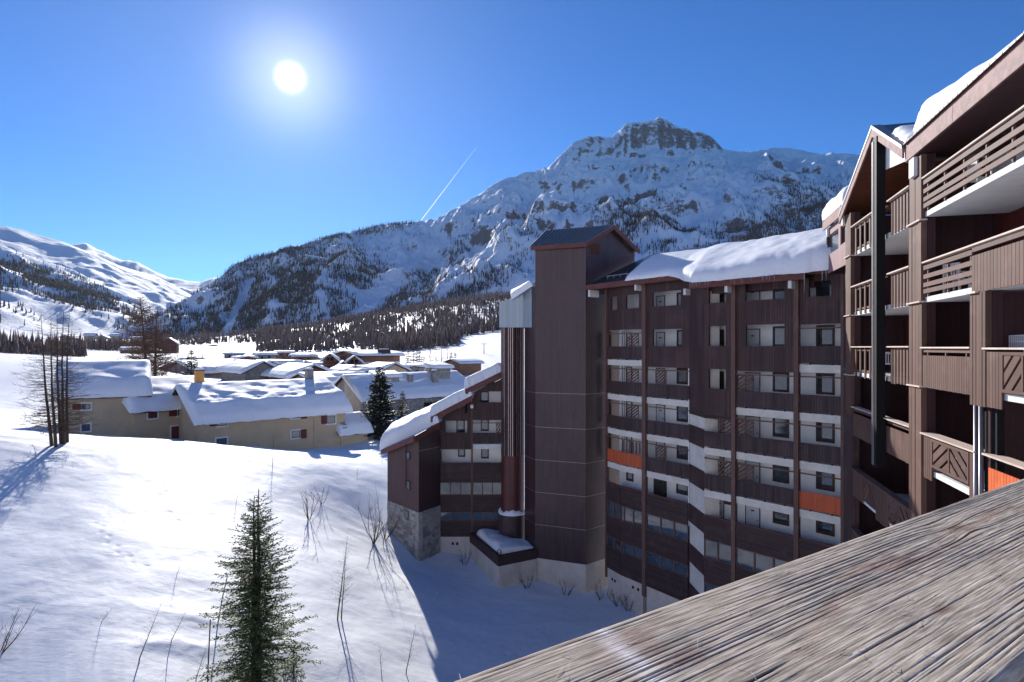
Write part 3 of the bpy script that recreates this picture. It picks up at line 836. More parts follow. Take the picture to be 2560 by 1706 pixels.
def back_door(fr, px0, px1, f, mat='door', h=2.05, parent=block, back=BACK, frame=True, z0=0.0):
    a0, a1 = fr.u(px0, back), fr.u(px1, back)
    mb = MB(); mb.box(fr, a0+0.05, a1-0.05, f+z0+0.01, f+h, back+0.004, back+0.035)
    d = asparent(mb.build('door', M[mat], parent))
    np_ = MB(); np_.box(fr, (a0+a1)/2-0.11, (a0+a1)/2+0.11, f+1.62, f+1.70, back+0.035, back+0.042); np_.build('number_plate', M['interior'], d)
    if frame:
        m2 = MB()
        m2.box(fr, a0, a0+0.05, f+z0+0.01, f+h+0.05, back+0.003, back+0.05); m2.box(fr, a1-0.05, a1, f+z0+0.01, f+h+0.05, back+0.003, back+0.05)
        m2.box(fr, a0+0.05, a1-0.05, f+h, f+h+0.05, back+0.003, back+0.05)
        m2.build('door_frame', M['frame_dark'], d)
    k = MB(); k.box(fr, a1-0.16, a1-0.13, f+1.0, f+1.16, back+0.035, back+0.05); k.box(fr, a1-0.26, a1-0.13, f+1.09, f+1.12, back+0.05, back+0.075)
    k.build('handle', M['grey_steel'], d)
    return d

def screen(fr, px0, px1, f, c=-0.10, parent=block, h0=1.05, h1=1.98, n=5, flip=False, mat='slat'):
    """privacy screen with diagonal slats"""
    a0, a1 = fr.u(px0, c), fr.u(px1, c)
    mb = MB(); t = 0.055
    mb.box(fr, a0, a1, f+h1-t, f+h1, c-0.02, c+0.02); mb.box(fr, a0, a1, f+h0, f+h0+t, c-0.02, c+0.02)
    mb.box(fr, a0, a0+t, f+h0+t, f+h1-t, c-0.02, c+0.02); mb.box(fr, a1-t, a1, f+h0+t, f+h1-t, c-0.02, c+0.02)
    s = asparent(mb.build('privacy_screen', M[mat], parent))
    w, hh = a1-a0-2*t, h1-h0-2*t
    zc = f+(h0+h1)/2; ac = (a0+a1)/2
    ang = math.atan2(hh, w)*0.9*(-1 if flip else 1)
    for i in range(n):
        # diagonal board clipped to the frame
        off = (i-(n-1)/2)*(w+hh)/n*0.92
        b = MB(); wd = (w+hh)/n*0.26
        pts = []
        ta = math.tan(abs(ang))
        def line(o):
            # points on z = ta*(x-o) inside the rectangle [-w/2,w/2]x[-hh/2,hh/2]
            q = []
            for x in (-w/2, w/2):
                z = ta*(x-o)
                if -hh/2 <= z <= hh/2: q.append((x, z))
            for z in (-hh/2, hh/2):
                x = z/ta+o
                if -w/2 < x < w/2: q.append((x, z))
            q.sort(); return q
        l1, l2 = line(off-wd), line(off+wd)
        if len(l1) < 2 or len(l2) < 2: continue
        quad = [l1[0], l2[0], l2[-1], l1[-1]]
        sg = -1 if flip else 1
        f1 = [fr.p(ac+sg*x, zc+z, c+0.012) for x, z in quad]; f2 = [fr.p(ac+sg*x, zc+z, c-0.012) for x, z in quad]
        b.face(f1); b.face(f2[::-1])
        for k in range(4): b.face([f1[k], f2[k], f2[(k+1) % 4], f1[(k+1) % 4]])
        b.build('slat', M[mat], s)
    return s

# --- bay A (kinked, next to the tower)
holesA1 = [(PA1.u(1527), PA1.u(1543), 2.95, 4.0)]
holesA2 = [(PA2.u(1565), PA2.u(1597), 2.95, 4.0)]
mb = MB(); wall_holes(mb, PA1, 0.14, PA1.L, 1.35, 4.75, holesA1); mb.build('cladding', M['balus_red'], block)
mb = MB(); wall_holes(mb, PA2, 0.0, uM2a, 1.35, 4.75, holesA2); mb.build('cladding', M['clad'], block)
for f in LV[1:]:
    for fr, u0, u1 in ((PA1, 0.12, PA1.L), (PA2, 0.0, uM2a)):
        opening_band(fr, u0, u1, f)
    if f > -10:
        o = f == -9.05
        balustrade(PA1, 0.14, PA1.L, f, M['orange'] if o else M['balus_red'], cap=False); balustrade(PA2, 0.0, uM2a, f, M['orange'] if o else M['balus'], cap=False)
        bar(PA1, 0.14, PA1.L, f); bar(PA2, 0.0, uM2a, f)
        if o:
            for i in range(7):
                a = 0.1+i*0.33
                piece('slat', PA2, a, a+0.16, f+1.06, f+1.95, -0.07, -0.04, M['slat'], block)
        else:
            screen(PA2, 1567, 1597, f)
        for px in (1555, 1560, 1565):
            piece('downpipe', PA2, PA2.u(px, -1.2)-0.02, PA2.u(px, -1.2)+0.02, f, f+2.25, -1.25, -1.21, M['grey_steel'] if px == 1560 else M['frame_dark'], block)
        piece('corner_post', PA1, PA1.u(1522, -1.2), PA1.u(1526, -1.2), f, f+2.25, -1.3, -1.15, M['frame_dark'], block)
    back_door(PA2, 1567, 1580, f) if f > -10 else back_window(PA2, 1567, 1584, f, 1.25, 2.2)
# closing piece under the cladding of bay A
# --- bay B
h0 = [(PA2.u(1631), PA2.u(1702), 2.95, 4.0), (PA2.u(1632), PA2.u(1704), 0.08, 1.3)]
mb = MB(); wall_holes(mb, PA2, uM2b, PA2.L, -1.42, 4.75, h0); mb.build('cladding', M['clad'], block)
for f in LV[2:]:
    opening_band(PA2, uM2b, PA2.L, f)
    if f > -10:
        balustrade(PA2, uM2b, PA2.L, f, M['balus'], cap=False); bar(PA2, uM2b, PA2.L, f)
        if f != -6.35: screen(PA2, 1639, 1666, f)
for f in LV:
    if f == LV[5]: back_door(PA2, 1635, 1667, f, 'green_door'); back_window(PA2, 1692, 1723, f, 1.2, 2.15); continue
    back_door(PA2, 1641, 1663, f)
    back_window(PA2, 1693, 1721, f)
mb = MB(); mb.box(PA2, PA2.u(1720), PA2.L, -3.65, -1.45, -0.3, -0.005); mb.build('pilaster', M['concrete'], block)
for f in LV[3:]:
    mb = MB(); mb.box(PA2, PA2.u(1720), PA2.L, f+1.1, f+2.26, -0.3, -0.006); mb.build('pilaster', M['concrete'], block)
# --- the step between the two stretches
mb = MB(); wall_holes(mb, PS, 0.0, PS.L, -4.5, 4.0, [], c=0.0); mb.build('cladding', M['clad'], block)
for f in LV[3:]+[-14.45, -17.15]:
    mb = MB(); mb.box(PS, 0.0, PS.L, f-0.1, f+1.12, -0.02, 0.03); mb.build('cladding_band', M['clad'], block)
# --- bay C
hC = [(PC.u(1772), PC.u(1814), f+1.05, f+2.3) for f in LV[:3]]
mb = MB(); wall_holes(mb, PC, 0.0, uM6a, -4.5, 4.0, hC); mb.build('cladding', M['clad'], block)
for f in LV[3:]:
    opening_band(PC, 0.0, uM6a, f)
    if f > -10:
        balustrade(PC, 0.0, uM6a, f, M['balus'], cap=False); bar(PC, 0.0, uM6a, f); screen(PC, 1795, 1829, f)
for f in LV:
    back_door(PC, 1786, 1811, f, 'green_door' if f > -5 else 'door')
    if f == LV[5]: back_window(PC, 1812, 1828, f, 1.7, 2.15)
# --- bay D
hD = [(PC.u(1863), PC.u(1961), 2.8, 4.02), (PC.u(1865), PC.u(1961), 0.08, 1.35)]
mb = MB(); wall_holes(mb, PC, uM6b, uM7a, -1.42, 4.0, hD); mb.build('cladding', M['clad'], block)
for f in LV[2:]:
    opening_band(PC, uM6b, uM7a, f)
    if f > -10:
        balustrade(PC, uM6b, uM7a, f, M['balus'], cap=False); bar(PC, uM6b, uM7a, f); screen(PC, 1844, 1884, f)
for f in LV:
    back_door(PC, 1864, 1901, f)
    back_window(PC, 1933, 1973, f, 1.2 if f < -10 else 1.0, 2.2)
# --- bay E
hE = [(PC.u(2022), PC.u(2078), 2.8, 4.05)]
mb = MB(); wall_holes(mb, PC, uM7b, uE, 1.28, 4.3, hE); mb.build('cladding', M['clad'], block)
for f in LV[1:]:
    opening_band(PC, uM7b, uE, f)
    if f > -10:
        balustrade(PC, uM7b, uE, f, M['orange'] if f == -9.05 else M['balus'], cap=False); bar(PC, uM7b, uE, f)
for f in LV: back_window(PC, 2041, 2087, f, 1.2 if f < -10 else 1.0, 2.2)
# posts
for fr, a0, a1, zt in ((PA1, -0.02, 0.14, 4.7), (PA2, uM2a, uM2b, 4.7), (PC, uM6a, uM6b, 3.9), (PC, uM7a, uM7b, 3.9), (PC, uE-0.08, uE+0.08, 4.0)):
    piece('post', fr, a0, a1, -18.3, zt, -0.12, 0.16, M['post'], block)
# --- lower storeys: level boards, window bands, rendered base
def low(fr, u0, u1, panes, mat):
    for z0, z1 in ((-12.15, -10.68), (-14.93, -13.32), (-17.5, -15.75)):
        nbd = max(1, round((z1-z0)/0.14)); hgt = (z1-z0)/nbd
        for k in range(nbd):
            piece('board', fr, u0, u1, z0+k*hgt+0.012, z0+(k+1)*hgt, 0.05, 0.085, mat, block)
        mb = MB(); mb.box(fr, u0, u1, z0, z1, 0.0, 0.05); mb.build('board_backing', M['frame_dark'], block)
    piece('parapet_cap', fr, u0, u1, -10.68, -10.64, -0.06, 0.11, M['fascia'], block)
    for z0, z1 in ((-13.32, -12.15), (-15.75, -14.93)):
        n = len(panes)-1
        for i in range(n):
            a0, a1 = u0+(u1-u0)*panes[i], u0+(u1-u0)*panes[i+1]
            g = MB(); t = 0.05
            g.box(fr, a0, a0+t, z0, z1, -0.02, 0.06); g.box(fr, a1-t, a1, z0, z1, -0.02, 0.06)
            g.box(fr, a0+t, a1-t, z1-t, z1, -0.02, 0.06); g.box(fr, a0+t, a1-t, z0, z0+t, -0.02, 0.06)
            w = asparent(g.build('window_frame', M['post'], block))
            g = MB(); g.box(fr, a0+t, a1-t, z0+t, z1-t, 0.0, 0.012); g.build('pane', M['glass'], w)
    mb = MB(); mb.box(fr, u0, u1, -21.5, -17.5, -0.4, 0.02); mb.build('base_wall', M['base_render'], block)
M['board_level'] = timber('level_boards', srgb(72, 54, 53), 0.6, 0.3, along=1)
low(PA1, 0.14, PA1.L, [0, 0.5, 1], M['board_level'])
low(PA2, 0.02, uM2a, [0.0, 0.14, 0.57, 1], M['board_level'])
low(PA2, uM2b, PA2.u(1721), [0, 0.36, 0.68, 1], M['board_level'])
low(PC, 0.02, uM6a, [0, 0.5, 1], M['board_level'])
low(PC, uM6b, uM7a, [0, 0.33, 0.66, 1], M['board_level'])
low(PC, uM7b, uE, [0, 0.5, 1], M['board_level'])
for px in (1531, 1538, 1583, 1596):
    fr = PA1 if px < 1553 else PA2
    a = fr.u(px); piece('vent', fr, a-0.1, a+0.1, -18.35 if px < 1553 else -18.15, -18.13 if px < 1553 else -17.93, 0.02, 0.03, M['interior'], block)

# --- roof of the block: fascias, deck, snow
def pt(fr, a, b, c): return fr.p(a, b, c)
RISE, DEEP = 3.05, 6.6
def deck(fr, u0, u1, ze, ov, name='roof', mat=None, rise=RISE, deep=DEEP, fas=0.42, fm='fascia'):
    mb = MB()
    L = math.hypot(rise, deep+ov)
    q = [fr.p(u0, ze+fas, ov), fr.p(u1, ze+fas, ov), fr.p(u1, ze+fas+rise, -deep), fr.p(u0, ze+fas+rise, -deep)]
    mb.face(q, [(u0,0),(u1,0),(u1,L),(u0,L)])
    q2 = [p-Vector((0,0,0.16)) for p in q]
    mb.face([q2[3], q2[2], q2[1], q2[0]], [(u0,0),(u1,0),(u1,L),(u0,L)])
    mb.face([q2[0], q2[3], q[3], q[0]]); mb.face([q[1], q[2], q2[2], q2[1]]); mb.face([q2[2], q2[3], q[3], q[2]])
    r = mb.build(name, mat or M['roof_metal'], block)
    f = MB(); f.box(fr, u0-0.02, u1+0.02, ze, ze+fas-0.004, ov-0.04, ov+0.03); f.build('fascia', M[fm], block)
    s = MB(); s.box(fr, u0, u1, ze+0.1, ze+0.14, -1.0, ov-0.04); s.build('soffit', M['frame_dark'], block)
    # attic wall so that the roof is closed
    w = MB(); w.box(fr, u0, u1, ze-0.3, ze+fas+0.25, -1.5, -0.4); w.build('attic_wall', M['clad'], block)
    return q
uT = PA2.u(1466, 0.75)
d1 = deck(PA2, uT, PA2.L-0.2, 4.6, 0.75)
d2 = deck(PC, -0.55, PC.u(2011, 0.75), 3.72, 0.75)
d3 = deck(PC, PC.u(2013, 0.5), uE+2.6, 3.98, 0.5, deep=5.0)
for px, fr, z in ((1596, PA2, 4.2), (1719, PA2, 3.55), (1822, PC, 3.35), (1981, PC, 3.3)):
    a = fr.u(px, 0.3); piece('beam_end', fr, a-0.1, a+0.1, z, z+0.42, 0.0, 0.62, M['white_paint'], block)
piece('snow_guard', PA2, uT+1.2, uT+3.6, 5.65, 5.69, -0.35, -0.31, M['flashing'], block)
for i in range(4):
    a = uT+1.3+i*0.7; piece('snow_guard_post', PA2, a, a+0.03, 5.45, 5.66, -0.34, -0.31, M['flashing'], block)
piece('eaves_bracket', PA2, uT+0.15, uT+0.35, 4.05, 4.6, -0.3, 0.7, M['white_paint'], block)

# corrugated tile ends along the eave
for i in range(34):
    a = PA2.u(1570, 0.78)+i*0.17
    if a > PA2.L-0.25: break
    piece('roof_tile', PA2, a, a+0.09, 4.99, 5.07, 0.55, 0.86, M['fascia'], block)
for i in range(44):
    a = -0.5+i*0.17
    if a > PC.u(1880, 0.78): break
    piece('roof_tile', PC, a, a+0.09, 4.11, 4.19, 0.55, 0.86, M['fascia'], block)

us1 = PA2.u(1566, 0.75)
ep = [PA2.p(us1, 5.03, 0.75), PA2.p(PA2.L-0.9, 5.0, 0.78), PC.p(-0.2, 4.16, 0.80), PC.p(uE*0.55, 4.14, 0.80), PC.p(uE-0.2, 4.16, 0.75), PC.p(uE+0.9, 4.55, 0.55)]
r0_, r1_ = Vector((11.3, 49.0, E+6.75)), Vector((22.4, 36.9, E+6.75))
tt_ = [0.0, 0.26, 0.42, 0.66, 0.86, 1.0]
rp = [r0_.lerp(r1_, t) for t in tt_]
def t2(U, Vv): return 0.42+0.30*sstep(0.25, 0.45, U)+0.55*sstep(0.5, 0.9, U)*np.clip(1.25-Vv*1.2, 0.45, 1)+0.35*np.clip(Vv*2, 0, 1)*(1-0.5*U)
roof_snow('roof_snow', 'one long snow sheet with ragged tile edge and thick grey lip on the gallery block', ep[0], ep[-1], rp[0], rp[-1], 1.0, 130, 48, 4.7, lip=0.32, edge=0.8, tfun=t2, amp=0.10, polys=(ep, rp), wobble=0.22)
mb = MB()
icicles(mb, [PC.p(-0.4+i*0.19+random.uniform(-0.05, 0.05), 4.12, 1.02+random.uniform(-0.08, 0.05)) for i in range(30)], 0.08, 0.42)
icicles(mb, [PA2.p(us1+0.2+i*0.2+random.uniform(-0.05, 0.05), 5.0, 0.86) for i in range(20)], 0.05, 0.3)
icicles(mb, [PC.p(uE-0.7, 4.2, 0.9), PC.p(uE-0.5, 4.3, 0.9), PC.p(uE-1.6, 4.2, 1.0)], 0.7, 1.3, 0.03)
n_ = NT('ice'); M['ice'] = n_.fin(rgb(0.75, 0.8, 0.85), 0.12, 0.6); n_.b.inputs['Transmission Weight'].default_value = 0.5
tag(mb.build('icicles', M['ice'], None, True), 'small icicles hanging from the eaves of the brown block', 'icicles', kind='stuff')
# ---------------------------------------------------------------- lift tower
T0, T1, T2 = (1.10,53.4), (1.94,51.2), (5.97,49.5)
T4 = (10.7, 53.4)
TC, TF, TR = Plane(T0, T1), Plane(T1, T2), Plane(T2, T4)
tower = thing('lift_tower', 'tall plum brown metal clad lift tower with gabled green roof', 'tower', (4.5, 51.5, 0.3))
SE = [8.25, 5.1, 1.8, -1.0, -3.8, -6.65, -9.4, -12.1, -14.8, -17.6]
for i in range(len(SE)-1):
    zt, zb = SE[i], SE[i+1]
    for fr in (TC, TF, TR):
        if fr is TC and i == 0: continue
        mb = MB(); mb.box(fr, 0.0 if fr is not TF else 0.004, fr.L-0.004, zb+0.025, zt, -0.3, 0.0); mb.build('cladding_panel', M['tower'], tower)
        if i >= 2: piece('joint_strip', fr, 0.0, fr.L, zb, zb+0.024, -0.25, 0.018, M['flashing'] if i >= 3 else M['tower'], tower)
        else: piece('joint_strip', fr, 0.0, fr.L, zb, zb+0.024, -0.25, -0.012, M['tower'], tower)
for fr in (TC, TF, TR):
    mb = MB(); mb.box(fr, -0.01 if fr is TC else 0.0, fr.L, -21.5, -17.6, -0.35, 0.015); mb.build('base_wall', M['base_render'], tower)
# gable: peak over the right face, roof planes
zE, zR = 8.45, 10.25
def off(fr, a, b, c): return fr.p(a, b, c)
eL, eR = TF.p(-0.3, zE, 0.3), TF.p(TF.L+0.15, zE, 0.3)
pk = TR.p(TR.L*0.5, zR, 0.35)
dirT = (eL-eR).normalized()
rl = pk + dirT*6.0; rl.z = pk.z
bR = TR.p(TR.L+0.35, zE, 0.35)
bL = bR + dirT*5.6; bL.z = bR.z
mb = MB()
Lr = (rl-pk).length
mb.face([eL, eR, pk, rl], [(0,0),(5,0),(5.3,4),(-0.5,4)])
mb.face([pk, bR, bL, rl], [(0,0),(0,4),(5,4),(5,0)])
dz = Vector((0,0,0.14))
mb.face([rl-dz, pk-dz, eR-dz, eL-dz]); mb.face([rl-dz, bL-dz, bR-dz, pk-dz])
for a, b in ((eL, eR), (eR, pk), (pk, bR), (bR, bL), (rl, eL), (bL, rl)): mb.face([a-dz, b-dz, b, a])
roof = asparent(mb.build('roof', M['roof_metal'], tower))
for i in range(17):
    t = i/16; a = eL.lerp(eR, t)+Vector((0,0,0.03)); b = rl.lerp(pk, t)+Vector((0,0,0.03))
    m2 = MB(); m2.tube([a, b], 0.028, 4); m2.build('rib', M['flashing'], roof)
for a, b, dp in ((eL, eR, 0.34), (eR, pk, 0.30), (pk, bR, 0.34)):
    m2 = MB()
    fr = Fr(a, b-a, Vector((0,0,1)) - (b-a).normalized()*((b-a).normalized().z), (b-a).cross(Vector((0,0,1))))
    m2.box(fr, 0.0, (b-a).length, -dp-0.02, -0.02, -0.035, 0.035); m2.build('fascia', M['fascia'], tower)
mb = MB()
g0, g1, gp = TR.p(0.0, 8.25, -0.02), TR.p(TR.L, 8.25, -0.02), TR.p(TR.L*0.5, zR-0.15, -0.02)
mb.face([g0, g1, gp], [(0,8.25),(TR.L,8.25),(TR.L*0.5,zR)])
mb.build('gable', M['tower'], tower)
mb = MB(); a0 = TR.u(1474); a1 = TR.u(1498)
mb.box(TR, a0, a1, TR.z(1486, 636), TR.z(1486, 608), 0.002, 0.05); lou = asparent(mb.build('louvre_frame', M['soffit'], tower))
nz_ = 9; zb, zt = TR.z(1486, 635), TR.z(1486, 609)
for k in range(nz_):
    z = zb+(zt-zb)*(k+0.15)/nz_
    piece('louvre', TR, a0+0.06, a1-0.06, z, z+(zt-zb)/nz_*0.6, 0.05, 0.075, M['soffit'], lou)

# round stair shaft, grey head and snow ledge
shaft = thing('stair_shaft', 'round dark red stair shaft behind vertical metal slats under a grey metal head', 'stair tower', (0.05, 54.3, 1))
SC = Vector((0.05, 54.35, E))
def cyl(name, r, z0, z1, mat, a0=0, a1=2*math.pi, n=40, parent=shaft, cap=True):
    mb = MB()
    for i in range(n):
        t0, t1 = a0+(a1-a0)*i/n, a0+(a1-a0)*(i+1)/n
        p = lambda t, z: SC+Vector((r*math.cos(t), r*math.sin(t), z))
        mb.face([p(t0,z0), p(t1,z0), p(t1,z1), p(t0,z1)], [(t0*r,z0),(t1*r,z0),(t1*r,z1),(t0*r,z1)])
        if cap: mb.face([p(t0,z1), p(t1,z1), SC+Vector((0,0,z1))])
    return mb.build(name, mat, parent, True)
cyl('drum', 1.02, -14.7, -9.5, M['red_metal'])
cyl('drum_base', 1.22, -18.6, -14.65, M['tower'])
cyl('core', 0.84, -9.6, 1.9, M['black_steel'])
for i in range(17):
    t = math.pi+(i+0.5)*math.pi/17*1.0
    r = 1.0
    e = Vector((-math.sin(t), math.cos(t), 0)); n = Vector((math.cos(t), math.sin(t), 0))
    fr = Fr(SC, e, (0,0,1), n)
    piece('slat', fr, -0.045, 0.045, -9.5, 1.9, r-0.06, r+0.03, M['shaft_slat'] if i % 4 != 1 else M['tower'], shaft)
for z in (-7.0, -4.3, -1.6):
    cyl('hoop', 0.93, z, z+0.08, M['black_steel'], parent=shaft)
mb = MB(); n = 40
for i in range(n):
    t0, t1 = math.pi*0.95+math.pi*1.1*i/n, math.pi*0.95+math.pi*1.1*(i+1)/n
    hh = lambda t: 0.16+0.10*math.sin(3*t)+0.05*math.sin(11*t)
    p = lambda t, r, z: SC+Vector((r*math.cos(t), r*math.sin(t), z))
    prof = [(1.25, -14.66), (1.27, -14.60), (1.20, -14.52), (1.05, -14.48)]
    for k in range(3):
        (r0, z0), (r1, z1) = prof[k], prof[k+1]
        mb.face([p(t0, r0, z0+hh(t0)*k*0.35), p(t1, r0, z0+hh(t1)*k*0.35), p(t1, r1, z1+hh(t1)*(k+1)*0.35), p(t0, r1, z1+hh(t0)*(k+1)*0.35)])
tag(mb.build('ledge_snow', M['roof_snow'], None, True), 'thin curved rim of snow on the ledge of the round shaft', 'snow', kind='stuff')
G = [W(1248, 819, 53.4), W(1308, 819, 52.9), W(1336, 819, 51.6)]
Gt = [W(1248, 759, 53.4), W(1308, 731, 52.9), W(1336, 706, 51.6)]
bk = Vector((1.2, 3.2, 0))
for k, (a, b) in enumerate(((0, 1), (1, 2))):
    mb = MB(); L = (G[b]-G[a]).length
    mb.face([G[a], G[b], Gt[b], Gt[a]], [(0,0),(L,0),(L,Gt[b].z-G[b].z),(0,Gt[a].z-G[a].z)])
    mb.face([G[b], G[a], G[a]+bk, G[b]+bk]); mb.face([Gt[a], Gt[b], Gt[b]+bk, Gt[a]+bk])
    mb.face([G[a]+bk, G[a], Gt[a], Gt[a]+bk]); mb.face([G[b], G[b]+bk, Gt[b]+bk, Gt[b]])
    mb.face([G[b]+bk, G[a]+bk, Gt[a]+bk, Gt[b]+bk])
    mb.build('metal_head', M['grey_metal'], shaft)
Fv = Vector((0.2, -0.5, 0))
roof_snow('roof_snow', 'curled snow cap clinging to the grey metal head of the shaft', W(1282, 748, 53.0), W(1330, 716, 51.8), W(1282, 738, 56.0), W(1330, 716, 54.8), 0.55, 20, 16, 2.0, lip=0.1, edge=0.4)

# annex with flat snowy roof
AN = [Vector((-6.2+2.4, 55.4, E)), Vector((-1.09, 49.2, E)), Vector((2.05, 51.0, E))]
annex = thing('annex', 'low annex with pale rendered wall and dark parapet below the round shaft', 'annex', (-0.8, 52, 0.3))
for a, b in ((0, 1), (1, 2)):
    fr = Plane((AN[a].x, AN[a].y), (AN[b].x, AN[b].y))
    mb = MB(); mb.box(fr, 0.0, fr.L, -21.0, -17.6, -0.3, 0.0); mb.build('wall', M['base_render'], annex)
    mb = MB(); mb.box(fr, 0.0, fr.L, -17.6, -16.8, -0.3, 0.04); mb.build('parapet', M['clad_h'], annex)
mb = MB(); z = -17.3
mb.face([Vector((p.x, p.y, E+z)) for p in (AN[0], AN[1], AN[2], Vector((1.0, 53.0, E)), Vector((-1.0, 55.5, E)))])
mb.build('roof', M['concrete'], annex)
fr = Plane((AN[0].x, AN[0].y), (AN[1].x, AN[1].y))
for k, c in ((0.93, 'black_steel'), (0.97, 'flashing')):
    p = fr.p(fr.L*k, -16.8, -0.12)
    mb = MB(); mb.tube([p, p+Vector((0,0,0.35)), p+Vector((0.12,0.05,0.42)), p+Vector((0.24,0.1,0.3)), p+Vector((0.24,0.1,0))], 0.035, 6); mb.build('vent_pipe', M[c], annex, True)
def ta(U, Vv): return 0.75+0.12*np.sin(U*5)+0.1*Vv
roof_snow('roof_snow', 'lumpy snow filling the flat roof of the low annex', (-1.0, 49.55, E-17.28), (2.1, 51.25, E-17.28), (-3.4, 55.3, E-17.28), (0.2, 55.3, E-17.28), 0.7, 36, 36, 8.8, lip=-0.1, edge=0.45, amp=0.25, tfun=ta, side=-0.05)

# ---------------------------------------------------------------- stepped wing
wing = thing('stepped_wing', 'lower brown apartment wing with stepped snowy roofs and stone base', 'apartment block', (-6, 56, 1))
PW = Plane((-6.55, 55.6), (-0.9, 55.6))
PL = Plane((-11.66, 57.3), (-8.07, 53.0)); PR2 = Plane((-8.07, 53.0), (-6.5, 55.5))
ub = PW.u(1178); ub2 = PW.u(1182); u1 = PW.L
zl = lambda px: PW.z(px, 1060+(px-1077)*(1005-1060)/(1179-1077))
zl3 = lambda px: PW.z(px, 992+(px-1162.6)*(947-992)/(1252-1162.6))
body = MB(); body.box(PW, 0.0, ub, -21, -6.3, -8, -1.2); body.box(PW, ub, u1+1.5, -21, -3.6, -8, -1.2); body.build('wall', M['plaster'], wing)
# bay 1
f1, f2, f3 = -11.5, -8.8, -6.1
mb = MB(); wall_holes(mb, PW, 0.0, ub, -9.26, -7.2, [(PW.u(1114), PW.u(1168), f2+1.05, f2+2.2)] if False else [(PW.u(1114), PW.u(1168), -7.75, -7.21)])
mb = MB(); wall_holes(mb, PW, 0.0, ub, -9.26, -6.9+0.9, [(PW.u(1114), PW.u(1168), -7.75, -6.62)])
# sloped top
za, zb_ = zl(1102), zl(1178)
def clad_sloped(fr, u0, u1, zbot, zl0, zr0, holes, mat):
    """clad wall whose top follows the roof: columns cut at the openings"""
    mb = MB()
    us = sorted(set([u0, u1]+[h for q in holes for h in q[:2]]))
    top = lambda u: zl0+(zr0-zl0)*(u-u0)/(u1-u0)
    for i in range(len(us)-1):
        a0, a1 = us[i], us[i+1]; am = (a0+a1)/2
        hs = [q for q in holes if q[0] < am < q[1]]
        z = zbot
        for q in sorted(hs, key=lambda q: q[2]):
            mb.face([fr.p(a0,z,0), fr.p(a1,z,0), fr.p(a1,q[2],0), fr.p(a0,q[2],0)], [(a0,z),(a1,z),(a1,q[2]),(a0,q[2])]); z = q[3]
            mb.face([fr.p(a0,q[3],0), fr.p(a1,q[3],0), fr.p(a1,q[3],-0.15), fr.p(a0,q[3],-0.15)], [(a0,0),(a1,0),(a1,.15),(a0,.15)])
            mb.face([fr.p(a0,q[2],-0.15), fr.p(a1,q[2],-0.15), fr.p(a1,q[2],0), fr.p(a0,q[2],0)], [(a0,0),(a1,0),(a1,.15),(a0,.15)])
        mb.face([fr.p(a0,z,0), fr.p(a1,z,0), fr.p(a1,top(a1),0), fr.p(a0,top(a0),0)], [(a0,z),(a1,z),(a1,top(a1)),(a0,top(a0))])
    return mb.build('cladding', mat, wing)
clad_sloped(PW, 0.0, ub, -9.26, za, zb_, [(PW.u(1114), PW.u(1168), -7.75, -6.66)], M['clad'])
clad_sloped(PW, ub2, u1, -6.6, zl3(1182), zl3(1252), [(PW.u(1200), u1-0.02, -5.0, -4.0)], M['clad'])
BW = -1.2
def wwin(px0, px1, z0, z1, glass='glass'):
    return back_window(PW, px0, px1, 0.0, z0, z1, wing, BW)
wwin(1141, 1162, -8.0, -6.7); wwin(1145, 1163, -10.15, -9.2); wwin(1201, 1222, -5.3, -4.05)
wwin(1202, 1222, -7.75, -6.62); wwin(1203, 1222, -10.3, -9.2)
back_door(PW, 1183+33, 1183+33+22, f3, parent=wing, back=BW) if False else None
# open galleries
def wslab(u0, u1, f): 
    mb = MB(); mb.box(PW, u0, u1, f-0.44, f, BW-0.02, 0.0); mb.build('floor_slab', M['white_paint'], wing)
wslab(ub2, u1, f2); wslab(0.0, ub, f2+0.0) if False else None
mb = MB(); mb.box(PW, ub2, u1, f2+0.08, f2+1.05, -0.02, 0.03); mb.build('balustrade', M['balus'], wing)
piece('rail', PW, ub2, u1, f2+1.9, f2+1.97, -0.05, 0.0, M['post'], wing)
screen(PW, 1240, 1251, f2, parent=wing)
for z0, z1 in ((-12.25, -10.45), (-14.95, -13.4), (-17.2, -15.75)):
    for a0, a1 in ((0.0, ub), (ub2, u1)):
        nbd = round((z1-z0)/0.15); hgt = (z1-z0)/nbd
        for k in range(nbd): piece('board', PW, a0, a1, z0+k*hgt+0.012, z0+(k+1)*hgt, 0.03, 0.06, M['board_level'], wing)
        mb = MB(); mb.box(PW, a0, a1, z0, z1, 0.0, 0.03); mb.build('board_backing', M['frame_dark'], wing)
for z0, z1 in ((-13.4, -12.25), (-15.75, -14.95)):
    for a0, a1, n in ((0.0, ub, 3), (ub2, u1, 3)):
        for i in range(n):
            b0, b1 = a0+(a1-a0)*i/n, a0+(a1-a0)*(i+1)/n; t = 0.045
            g = MB(); g.box(PW, b0, b0+t, z0, z1, -0.02, 0.04); g.box(PW, b1-t, b1, z0, z1, -0.02, 0.04); g.box(PW, b0+t, b1-t, z1-t, z1, -0.02, 0.04); g.box(PW, b0+t, b1-t, z0, z0+t, -0.02, 0.04)
            w = asparent(g.build('window_frame', M['post'], wing))
            g = MB(); g.box(PW, b0+t, b1-t, z0+t, z1-t, 0.0, 0.012); g.build('pane', M['glass'], w)
piece('post', PW, ub, ub2, -17.2, zl3(1180)+0.2, -0.1, 0.1, M['post'], wing)
for z in (-5.2, -4.3): piece('beam_end', PW, ub-0.06, ub2+0.06, z-0.3, z, 0.1, 0.3, M['white_paint'], wing)
mb = MB(); mb.box(PW, 0.0, u1, -21.5, -17.2, -0.4, 0.015); mb.build('base_wall', M['base_render'], wing)
